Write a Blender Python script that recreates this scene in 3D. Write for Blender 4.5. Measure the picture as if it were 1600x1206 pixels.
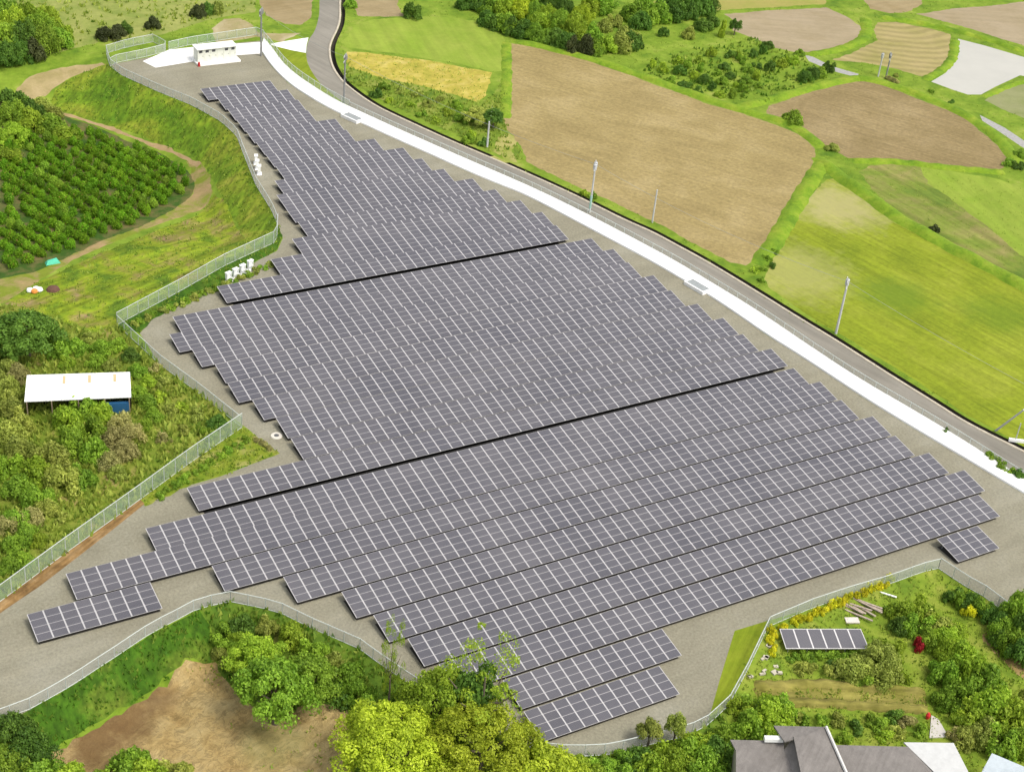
import bpy, math, random
import numpy as np
from mathutils import Matrix, Vector
from mathutils.geometry import delaunay_2d_cdt

scene = bpy.context.scene
for o in list(bpy.data.objects): bpy.data.objects.remove(o)
C = scene.collection
rng = np.random.default_rng(7)
random.seed(7)

# ------------------------------------------------------------------ camera
FPX, PITCH, ROLL, YAW = 2493.81187, 0.57126152, 0.10648275, -0.56891390
CAM = np.array([-68.0277789, -93.6495257, 116.559554])
cy, sy, cp, sp = math.cos(YAW), math.sin(YAW), math.cos(PITCH), math.sin(PITCH)
FW = np.array([-sy*cp, cy*cp, -sp]); R0 = np.array([cy, sy, 0.0]); U0 = np.cross(R0, FW)
RT = math.cos(ROLL)*R0 + math.sin(ROLL)*U0
UP = -math.sin(ROLL)*R0 + math.cos(ROLL)*U0
cam = bpy.data.cameras.new('camera'); cam_o = bpy.data.objects.new('camera', cam); C.objects.link(cam_o)
cam.sensor_width = 36.0; cam.lens = 36.0*FPX/1600.0; cam.clip_start = 1.0; cam.clip_end = 6000.0
mw = Matrix(((RT[0], UP[0], -FW[0], CAM[0]), (RT[1], UP[1], -FW[1], CAM[1]), (RT[2], UP[2], -FW[2], CAM[2]), (0, 0, 0, 1)))
cam_o.matrix_world = mw
scene.camera = cam_o

# ------------------------------------------------------------------ light
SUN_EL, SUN_AZ = math.radians(58), math.radians(-62)      # azimuth measured from +X
world = bpy.data.worlds.new('World'); scene.world = world; world.use_nodes = True
nt = world.node_tree; nt.nodes.clear()
out = nt.nodes.new('ShaderNodeOutputWorld'); bg = nt.nodes.new('ShaderNodeBackground')
sky = nt.nodes.new('ShaderNodeTexSky'); sky.sky_type = 'NISHITA'; sky.sun_disc = False
sky.sun_elevation = SUN_EL; sky.sun_rotation = math.pi/2 - SUN_AZ
sky.air_density = 1.0; sky.dust_density = 4.0; sky.ozone_density = 1.0; sky.altitude = 100
hs = nt.nodes.new('ShaderNodeHueSaturation'); hs.inputs['Saturation'].default_value = 0.35
nt.links.new(sky.outputs[0], hs.inputs['Color']); nt.links.new(hs.outputs[0], bg.inputs[0])
bg.inputs[1].default_value = 0.15
nt.links.new(bg.outputs[0], out.inputs[0])
sl = bpy.data.lights.new('sun', 'SUN'); sl.energy = 1.35; sl.angle = math.radians(16); sl.color = (1.0, 0.955, 0.87)
so = bpy.data.objects.new('sun', sl); C.objects.link(so)
sd = Vector((math.cos(SUN_EL)*math.cos(SUN_AZ), math.cos(SUN_EL)*math.sin(SUN_AZ), math.sin(SUN_EL)))
so.rotation_euler = sd.to_track_quat('Z', 'Y').to_euler(); so.location = (0, 0, 200)
vs = scene.view_settings; vs.view_transform = 'Standard'; vs.look = 'None'; vs.gamma = 1.0; vs.exposure = 0.68

# ------------------------------------------------------------------ terrain
def ray(px, z):
    px = np.atleast_2d(np.asarray(px, float))
    d = ((px[:, 0]-800)/FPX)[:, None]*RT - ((px[:, 1]-603)/FPX)[:, None]*UP + FW
    t = (np.asarray(z)-CAM[2])/d[:, 2]
    return CAM + d*t[:, None] if np.ndim(t) else CAM + d*t
def proj(P):
    P = np.atleast_2d(P); d = P-CAM; z = d@FW
    return np.stack([800+FPX*(d@RT)/z, 603-FPX*(d@UP)/z], 1)

# edge of the levelled yard: px, py, drop outside (m), width of the slope (m)
EDGE = [(-400, 10, 0, 20), (0, 40, .4, 25), (100, 72, 1.5, 22), (160, 90, 4, 13), (172, 104, 5, 10), (190, 118, 5, 9), (250, 145, 5, 9),
 (300, 165, 5, 9), (345, 190, 5, 9), (370, 213, 5, 9), (380, 240, 5, 9), (400, 290, 4.5, 9), (425, 330, 4, 9), (434, 352, 3, 9),
 (432, 378, 2, 9), (350, 416, 1.2, 9), (280, 456, 1.0, 9), (183, 508, .8, 7), (250, 570, .8, 6), (310, 614, .6, 6), (378, 668, .3, 6),
 (300, 721, 0, 6), (210, 787, 0, 6), (100, 866, 0, 6), (8, 934, 0, 6), (-120, 1028, 0, 6), (-80, 1160, 2, 6), (7, 1120, 3.5, 6),
 (28, 1118, 4, 6), (114, 1070, 4, 6), (183, 1024, 4, 6), (236, 989, 4, 6), (287, 963, 3.5, 5), (310, 950, 3, 5), (360, 940, 2.5, 5),
 (400, 948, 2.5, 5), (435, 956, 2.5, 5), (486, 981, 2.5, 5), (562, 1014, 2.5, 5), (593, 1037, 2.5, 5), (660, 1082, 2.5, 5),
 (750, 1128, 2.5, 5), (796, 1156, 2, 5), (819, 1174, 2, 5), (874, 1181, 2, 5), (919, 1181, 2, 5), (952, 1179, 2, 5), (1000, 1167, 2, 5),
 (1074, 1149, 1.5, 4), (1105, 1133, 1.5, 4), (1137, 1103, 1.2, 4), (1165, 1052, 1, 4), (1185, 1010, .8, 4), (1200, 979, .8, 4), (1266, 951, .8, 4),
 (1322, 932, .8, 4), (1388, 913, .8, 4), (1440, 894, .8, 4), (1466, 888, .8, 4), (1506, 915, 1, 4), (1533, 929, 1, 4), (1558, 948, 1, 4),
 (1594, 975, 1, 5), (1720, 1070, 1, 5), (2200, 1400, 0, 5)]
EW = ray([(e[0], e[1]) for e in EDGE], 0.0)[:, :2]
ED = np.array([e[2] for e in EDGE], float); EWd = np.array([e[3] for e in EDGE], float)
bs, bd, bw = [], [], []
for i in range(len(EW)-1):
    n = max(2, int(np.linalg.norm(EW[i+1]-EW[i])/0.6)) if i not in (0,) else 60
    for k in range(n):
        t = k/n; bs.append(EW[i]*(1-t)+EW[i+1]*t); bd.append(ED[i]*(1-t)+ED[i+1]*t); bw.append(EWd[i]*(1-t)+EWd[i+1]*t)
bs = np.array(bs); bd = np.array(bd); bw = np.array(bw)
SITE = np.vstack([EW, [[900, -150], [900, 1500], [-900, 1500]]])
def inside(P, poly):
    P = np.asarray(P); x, y = P[:, 0], P[:, 1]; r = np.zeros(len(P), bool); n = len(poly); j = n-1
    for i in range(n):
        xi, yi = poly[i][0], poly[i][1]; xj, yj = poly[j][0], poly[j][1]
        if yi != yj:
            r ^= ((yi > y) != (yj > y)) & (x < (xj-xi)*(y-yi)/(yj-yi)+xi)
        j = i
    return r
def terrain(P):
    P = np.asarray(P, float)[:, :2]; z = np.zeros(len(P))
    o = np.where(~inside(P, SITE))[0]
    for s in range(0, len(o), 4000):
        q = P[o[s:s+4000]]
        d = np.sqrt((q[:, None, 0]-bs[None, :, 0])**2+(q[:, None, 1]-bs[None, :, 1])**2)+.05
        w = 1/d**3; w /= w.sum(1)[:, None]
        dr = w@bd; wd = w@bw
        t = np.clip((d.min(1)-.25)/wd, 0, 1); z[o[s:s+4000]] = -dr*t*t*(3-2*t)*.35 - dr*t*.65
    return z
def at(px, lift=0.0):
    px = np.atleast_2d(np.asarray(px, float)); z = np.zeros(len(px))
    for k in range(14):
        P = ray(px, z+lift); z = z*.4+terrain(P)*.6
    P = ray(px, z+lift); return P
def at1(x, y, lift=0.0): return at([(x, y)], lift)[0]

# ------------------------------------------------------------------ materials
MATS = {}
def nodes(m):
    m.use_nodes = True; n = m.node_tree; n.nodes.clear()
    o = n.nodes.new('ShaderNodeOutputMaterial'); p = n.nodes.new('ShaderNodeBsdfPrincipled')
    n.links.new(p.outputs[0], o.inputs[0]); return n, p, o
def lk(n, a, b): n.links.new(a, b)
def noise(n, vec, scale, detail=4, rough=.6, dist=0):
    t = n.nodes.new('ShaderNodeTexNoise'); t.inputs['Scale'].default_value = scale; t.inputs['Detail'].default_value = detail
    t.inputs['Roughness'].default_value = rough; t.inputs['Distortion'].default_value = dist
    lk(n, vec, t.inputs['Vector']); return t.outputs[0]
def ramp(n, fac, stops):
    r = n.nodes.new('ShaderNodeValToRGB'); e = r.color_ramp.elements
    while len(e) < len(stops): e.new(.5)
    for i, (p, c) in enumerate(stops):
        e[i].position = p; e[i].color = (*c, 1) if len(c) == 3 else c
    lk(n, fac, r.inputs[0]); return r.outputs[0]
def mixc(n, fac, a, b, mode='MIX'):
    m = n.nodes.new('ShaderNodeMix'); m.data_type = 'RGBA'; m.blend_type = mode
    for s, v in ((m.inputs[0], fac), (m.inputs[6], a), (m.inputs[7], b)):
        if hasattr(v, 'links') or isinstance(v, bpy.types.NodeSocket): lk(n, v, s)
        elif isinstance(v, (int, float)): s.default_value = v
        else: s.default_value = (*v, 1)
    return m.outputs[2]
def dirw(p, q):
    a, b = ray([p, q], 0.0)[:, :2]; return math.atan2(b[1]-a[1], b[0]-a[0])
def mapping(n, rot=0, sc=(1, 1, 1), kind='POINT'):
    g = n.nodes.new('ShaderNodeNewGeometry'); m = n.nodes.new('ShaderNodeMapping')
    m.inputs['Rotation'].default_value = (0, 0, rot); m.inputs['Scale'].default_value = sc; m.vector_type = kind
    lk(n, g.outputs['Position'], m.inputs['Vector']); return m.outputs[0]
def ground_mat(name, big, small, bigscale=.06, fine=1.2, streak=None, bump=.25, finemix=.5, rough=.95, patch=None, rings=None, cracks=None):
    """big: list of ramp stops for the large blotches, small: (dark, light) multipliers of fine grain."""
    if name in MATS: return MATS[name]
    m = bpy.data.materials.new(name); n, p, o = nodes(m)
    v = mapping(n)
    f1 = noise(n, v, bigscale, 5, .62, .4)
    col = ramp(n, f1, big)
    f2 = noise(n, v, fine, 6, .7)
    g = ramp(n, f2, [(.28, (small[0],)*3), (.72, (small[1],)*3)])
    col = mixc(n, finemix, col, g, 'MULTIPLY') if finemix < 1 else mixc(n, 1.0, col, g, 'MULTIPLY')
    if streak:
        ang, s, amt, lo, hi = streak
        v2 = mapping(n, ang, (1/(s*.07), 1/s, 1/s), 'TEXTURE')
        f3 = noise(n, v2, 1.0, 4, .65)
        g3 = ramp(n, f3, [(.35, (lo,)*3), (.65, (hi,)*3)])
        col = mixc(n, amt, col, g3, 'MULTIPLY')
    if cracks:
        f5 = noise(n, v, cracks[0], 7, .72, 1.8)
        g5 = ramp(n, f5, [(.40, (1, 1, 1)), (.47, (cracks[1],)*3), (.50, (1.08,)*3), (.60, (.92,)*3)])
        col = mixc(n, .9, col, g5, 'MULTIPLY')
    if rings:
        cx, cyy, sc, lo, hi, amt = rings
        g_ = n.nodes.new('ShaderNodeNewGeometry'); mm = n.nodes.new('ShaderNodeMapping'); mm.inputs['Location'].default_value = (-cx, -cyy, 0)
        lk(n, g_.outputs['Position'], mm.inputs['Vector'])
        wv = n.nodes.new('ShaderNodeTexWave'); wv.wave_type = 'RINGS'; wv.rings_direction = 'Z'; wv.inputs['Scale'].default_value = sc
        wv.inputs['Distortion'].default_value = 4.5; wv.inputs['Detail'].default_value = 3; wv.inputs['Detail Scale'].default_value = .6
        lk(n, mm.outputs[0], wv.inputs['Vector'])
        gr = ramp(n, wv.outputs[1], [(.2, (lo,)*3), (.8, (hi,)*3)]); col = mixc(n, amt, col, gr, 'MULTIPLY')
    for pt in (patch or []):
        (cx, cyy), rad, pc, amt = pt
        g_ = n.nodes.new('ShaderNodeNewGeometry'); vm = n.nodes.new('ShaderNodeVectorMath'); vm.operation = 'DISTANCE'
        vm.inputs[1].default_value = (cx, cyy, 0)
        nz = noise(n, v, .34, 8, .7); 
        vz = n.nodes.new('ShaderNodeVectorMath'); vz.operation = 'MULTIPLY'; vz.inputs[1].default_value = (1, 1, 0); lk(n, g_.outputs['Position'], vz.inputs[0]); lk(n, vz.outputs[0], vm.inputs[0])
        ma = n.nodes.new('ShaderNodeMath'); ma.operation = 'DIVIDE'; lk(n, vm.outputs['Value'], ma.inputs[0]); ma.inputs[1].default_value = rad
        mb = n.nodes.new('ShaderNodeMath'); mb.operation = 'MULTIPLY_ADD'; lk(n, nz, mb.inputs[0]); mb.inputs[1].default_value = 1.8
        lk(n, ma.outputs[0], mb.inputs[2])
        fr = ramp(n, mb.outputs[0], [(.0, (amt,)*3), (1.0, (amt,)*3)])
        r = n.nodes.new('ShaderNodeMapRange'); r.inputs['From Min'].default_value = 2.1; r.inputs['From Max'].default_value = 1.3
        r.inputs['To Min'].default_value = 0; r.inputs['To Max'].default_value = amt
        lk(n, mb.outputs[0], r.inputs['Value'])
        col = mixc(n, r.outputs[0], col, pc)
    lk(n, col, p.inputs['Base Color']); p.inputs['Roughness'].default_value = rough; p.inputs['Specular IOR Level'].default_value = .2
    if bump:
        b = n.nodes.new('ShaderNodeBump'); b.inputs['Strength'].default_value = bump; b.inputs['Distance'].default_value = .25
        f4 = noise(n, v, fine*.8, 8, .75); lk(n, f4, b.inputs['Height']); lk(n, b.outputs[0], p.inputs['Normal'])
    MATS[name] = m; return m
def plain(name, col, rough=.7, metal=0, var=.12, vscale=2.0, spec=.4):
    if name in MATS: return MATS[name]
    m = bpy.data.materials.new(name); n, p, o = nodes(m)
    v = mapping(n); f = noise(n, v, vscale, 5, .65)
    g = ramp(n, f, [(.3, (1-var,)*3), (.7, (1+var*.3,)*3)])
    c = mixc(n, 1.0, col, g, 'MULTIPLY'); lk(n, c, p.inputs['Base Color'])
    p.inputs['Roughness'].default_value = rough; p.inputs['Metallic'].default_value = metal; p.inputs['Specular IOR Level'].default_value = spec
    MATS[name] = m; return m
def mesh_mat(name, col, alpha, cell=.0):
    m = bpy.data.materials.new(name); n, p, o = nodes(m)
    p.inputs['Base Color'].default_value = (*col, 1); p.inputs['Roughness'].default_value = .6
    tr = n.nodes.new('ShaderNodeBsdfTransparent'); mx = n.nodes.new('ShaderNodeMixShader')
    v = mapping(n); f = noise(n, v, .5, 3); r = n.nodes.new('ShaderNodeMapRange')
    r.inputs['To Min'].default_value = alpha-.12; r.inputs['To Max'].default_value = alpha+.12; lk(n, f, r.inputs['Value'])
    lk(n, r.outputs[0], mx.inputs[0]); lk(n, tr.outputs[0], mx.inputs[1]); lk(n, p.outputs[0], mx.inputs[2]); lk(n, mx.outputs[0], o.inputs[0])
    MATS[name] = m; return m
def leaf_mat(name, dark, light, accent=None):
    if name in MATS: return MATS[name]
    m = bpy.data.materials.new(name); n, p, o = nodes(m)
    a = n.nodes.new('ShaderNodeAttribute'); a.attribute_name = 'tone'
    oi = n.nodes.new('ShaderNodeObjectInfo')
    mid = tuple((x+y)/2 for x, y in zip(dark, light))
    st = [(.0, dark), (.45, mid), (.9, light)]
    if accent: st.append((.97, accent))
    c = ramp(n, a.outputs['Fac'], st)
    hv = n.nodes.new('ShaderNodeHueSaturation')
    r = n.nodes.new('ShaderNodeMapRange'); r.inputs['To Min'].default_value = .8; r.inputs['To Max'].default_value = 1.22; lk(n, oi.outputs['Random'], r.inputs['Value'])
    lk(n, r.outputs[0], hv.inputs['Value'])
    r2 = n.nodes.new('ShaderNodeMapRange'); r2.inputs['To Min'].default_value = .492; r2.inputs['To Max'].default_value = .508
    ml = n.nodes.new('ShaderNodeMath'); ml.operation = 'FRACT'; m7 = n.nodes.new('ShaderNodeMath'); m7.operation = 'MULTIPLY'; m7.inputs[1].default_value = 7.3
    lk(n, oi.outputs['Random'], m7.inputs[0]); lk(n, m7.outputs[0], ml.inputs[0]); lk(n, ml.outputs[0], r2.inputs['Value']); lk(n, r2.outputs[0], hv.inputs['Hue'])
    lk(n, c, hv.inputs['Color'])
    p.inputs['Roughness'].default_value = .6; p.inputs['Specular IOR Level'].default_value = .25
    lk(n, hv.outputs[0], p.inputs['Base Color'])
    t = n.nodes.new('ShaderNodeBsdfTranslucent'); lk(n, hv.outputs[0], t.inputs[0])
    mx = n.nodes.new('ShaderNodeMixShader'); mx.inputs[0].default_value = .4
    lk(n, p.outputs[0], mx.inputs[1]); lk(n, t.outputs[0], mx.inputs[2]); lk(n, mx.outputs[0], o.inputs[0])
    MATS[name] = m; return m

# ------------------------------------------------------------------ mesh helpers
def tag(o, label=None, cat=None, group=None, kind=None):
    if label: o['label'] = label
    if cat: o['category'] = cat
    if group: o['group'] = group
    if kind: o['kind'] = kind
    return o
def link(name, me, parent=None, loc=None):
    o = bpy.data.objects.new(name, me); C.objects.link(o)
    if parent: o.parent = parent
    if loc is not None: o.location = tuple(float(v) for v in loc)
    return o
def empty(name, loc, label, cat, group=None, rz=0):
    o = bpy.data.objects.new(name, None); C.objects.link(o); o.empty_display_size = .3
    o.location = tuple(float(v) for v in loc); o.rotation_euler = (0, 0, rz); return tag(o, label, cat, group)
class MB:
    def __init__(s): s.v = []; s.f = []; s.m = []
    def quad(s, pts, mi=0):
        b = len(s.v); s.v += [tuple(map(float, p)) for p in pts]; s.f.append(tuple(range(b, b+len(pts)))); s.m.append(mi)
    def hexa(s, p, mi=0):      # p: 8 points, bottom 4 ccw then top 4 ccw
        b = len(s.v); s.v += [tuple(map(float, q)) for q in p]
        for f in ((3, 2, 1, 0), (4, 5, 6, 7), (0, 1, 5, 4), (1, 2, 6, 5), (2, 3, 7, 6), (3, 0, 4, 7)):
            s.f.append(tuple(b+i for i in f)); s.m.append(mi)
    def box(s, c, d, rz=0, mi=0):
        x, y, z = d[0]/2, d[1]/2, d[2]/2; ca, sa = math.cos(rz), math.sin(rz)
        p = [(-x, -y, -z), (x, -y, -z), (x, y, -z), (-x, y, -z), (-x, -y, z), (x, -y, z), (x, y, z), (-x, y, z)]
        s.hexa([(c[0]+a*ca-b*sa, c[1]+a*sa+b*ca, c[2]+e) for a, b, e in p], mi)
    def tube(s, pts, rad, n=8, mi=0, cap=True):
        pts = [Vector(p) for p in pts]; rs = rad if hasattr(rad, '__len__') else [rad]*len(pts); b0 = len(s.v)
        for i, p in enumerate(pts):
            d = (pts[min(i+1, len(pts)-1)]-pts[max(i-1, 0)]).normalized()
            a = Vector((0, 0, 1)) if abs(d.z) < .9 else Vector((1, 0, 0)); u = d.cross(a).normalized(); w = d.cross(u)
            for k in range(n):
                t = 2*math.pi*k/n; s.v.append(tuple(p+(u*math.cos(t)+w*math.sin(t))*rs[i]))
        for i in range(len(pts)-1):
            for k in range(n):
                a_, b_ = b0+i*n+k, b0+i*n+(k+1) % n; s.f.append((a_, b_, b_+n, a_+n)); s.m.append(mi)
        if cap:
            s.f.append(tuple(b0+k for k in range(n))); s.m.append(mi)
            e = b0+(len(pts)-1)*n; s.f.append(tuple(e+k for k in reversed(range(n)))); s.m.append(mi)
    def mesh(s, name, mats):
        me = bpy.data.meshes.new(name); me.from_pydata(s.v, [], s.f)
        for m in mats: me.materials.append(m)
        if any(s.m): me.polygons.foreach_set('material_index', s.m)
        me.update(); return me
    def build(s, name, mats, parent=None, loc=None):
        return link(name, s.mesh(name, mats if isinstance(mats, (list, tuple)) else [mats]), parent, loc)
def np_mesh(name, V, F, mats, tone=None):
    me = bpy.data.meshes.new(name); nf, k = F.shape
    me.vertices.add(len(V)); me.vertices.foreach_set('co', V.astype(np.float32).ravel())
    me.loops.add(nf*k); me.loops.foreach_set('vertex_index', F.astype(np.int32).ravel())
    me.polygons.add(nf); me.polygons.foreach_set('loop_start', (np.arange(nf)*k).astype(np.int32))
    try: me.polygons.foreach_set('loop_total', np.full(nf, k, np.int32))
    except Exception: pass
    for m in mats: me.materials.append(m)
    if tone is not None:
        a = me.attributes.new('tone', 'FLOAT', 'FACE'); a.data.foreach_set('value', tone.astype(np.float32))
    me.update(calc_edges=True); me.validate(); return me

# ------------------------------------------------------------------ outlines (read off the photograph, laid on the ground)
BAND_IN = [(408, 76), (410, 83), (425, 105), (450, 130), (475, 147), (505, 165), (535, 180), (575, 198), (625, 221), (675, 243), (725, 266), (775, 287), (817, 303),
 (875, 333), (950, 373), (1025, 413), (1070, 440), (1100, 457), (1150, 490), (1197, 523), (1250, 556), (1312, 597), (1350, 622), (1425, 668), (1500, 712), (1590, 766), (1720, 842), (1900, 945)]
BAND_OUT = [(412, 62), (425, 77), (440, 99), (462, 119), (487, 136), (512, 152), (540, 167), (575, 183), (625, 206), (675, 228), (725, 250), (797, 281), (842, 301),
 (900, 329), (975, 368), (1050, 408), (1100, 438), (1150, 468), (1197, 498), (1275, 551), (1345, 597), (1425, 643), (1500, 688), (1592, 747), (1720, 825), (1900, 930)]
ROAD_R = [(540, -60), (532, -20), (529, 7), (530, 25), (527, 42), (515, 65), (512, 82), (517, 105), (532, 127), (550, 142), (575, 160), (600, 174), (650, 197), (700, 220), (750, 241), (797, 261),
 (882, 299), (925, 320), (975, 345), (1017, 363), (1050, 381), (1100, 408), (1150, 438), (1197, 467), (1250, 500), (1300, 530), (1350, 562), (1400, 594), (1462, 632), (1500, 657), (1550, 683), (1592, 703), (1720, 770), (1900, 860)]
ROAD_L = [(505, -60), (500, -20), (499, 7), (499, 25), (492, 50), (482, 62), (478, 80), (480, 100), (495, 125), (510, 140), (535, 160), (552, 169)]
def poly_w(pts, lift=0.0): return at(pts, lift)[:, :2]
def offset(P, d):
    P = np.asarray(P); t = np.gradient(P, axis=0); t /= np.linalg.norm(t, axis=1)[:, None]
    return P+np.stack([-t[:, 1], t[:, 0]], 1)*d
def dens(P, step, closed=False):
    P = np.asarray(P); r = []; n = len(P)
    for i in range(n if closed else n-1):
        a, b = P[i], P[(i+1) % n]; k = max(1, int(np.linalg.norm(b-a)/step))
        for j in range(k): r.append(a+(b-a)*j/k)
    if not closed: r.append(P[-1])
    return np.array(r)
def smooth(P, it=2):
    P = np.asarray(P, float)
    for _ in range(it):
        Q = [P[0]]
        for i in range(len(P)-1): Q += [P[i]*.75+P[i+1]*.25, P[i]*.25+P[i+1]*.75]
        Q.append(P[-1]); P = np.array(Q)
    return P
bin_w = smooth(poly_w(BAND_IN)); bout_w = smooth(poly_w(BAND_OUT)); rr_w = smooth(poly_w(ROAD_R)); rl_w = smooth(poly_w(ROAD_L))
# left edge of the road follows the concrete strip below the junction
k0 = int(np.argmin(np.linalg.norm(bout_w-rl_w[-1], axis=1)))
road_left = np.vstack([rl_w, offset(bout_w, .55)[k0+2:]])
ROADP = np.vstack([road_left, rr_w[::-1]])
kerb_out = offset(rr_w, .35)
ditch_in, ditch_out = offset(rr_w, .48), offset(rr_w, 1.28)

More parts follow.
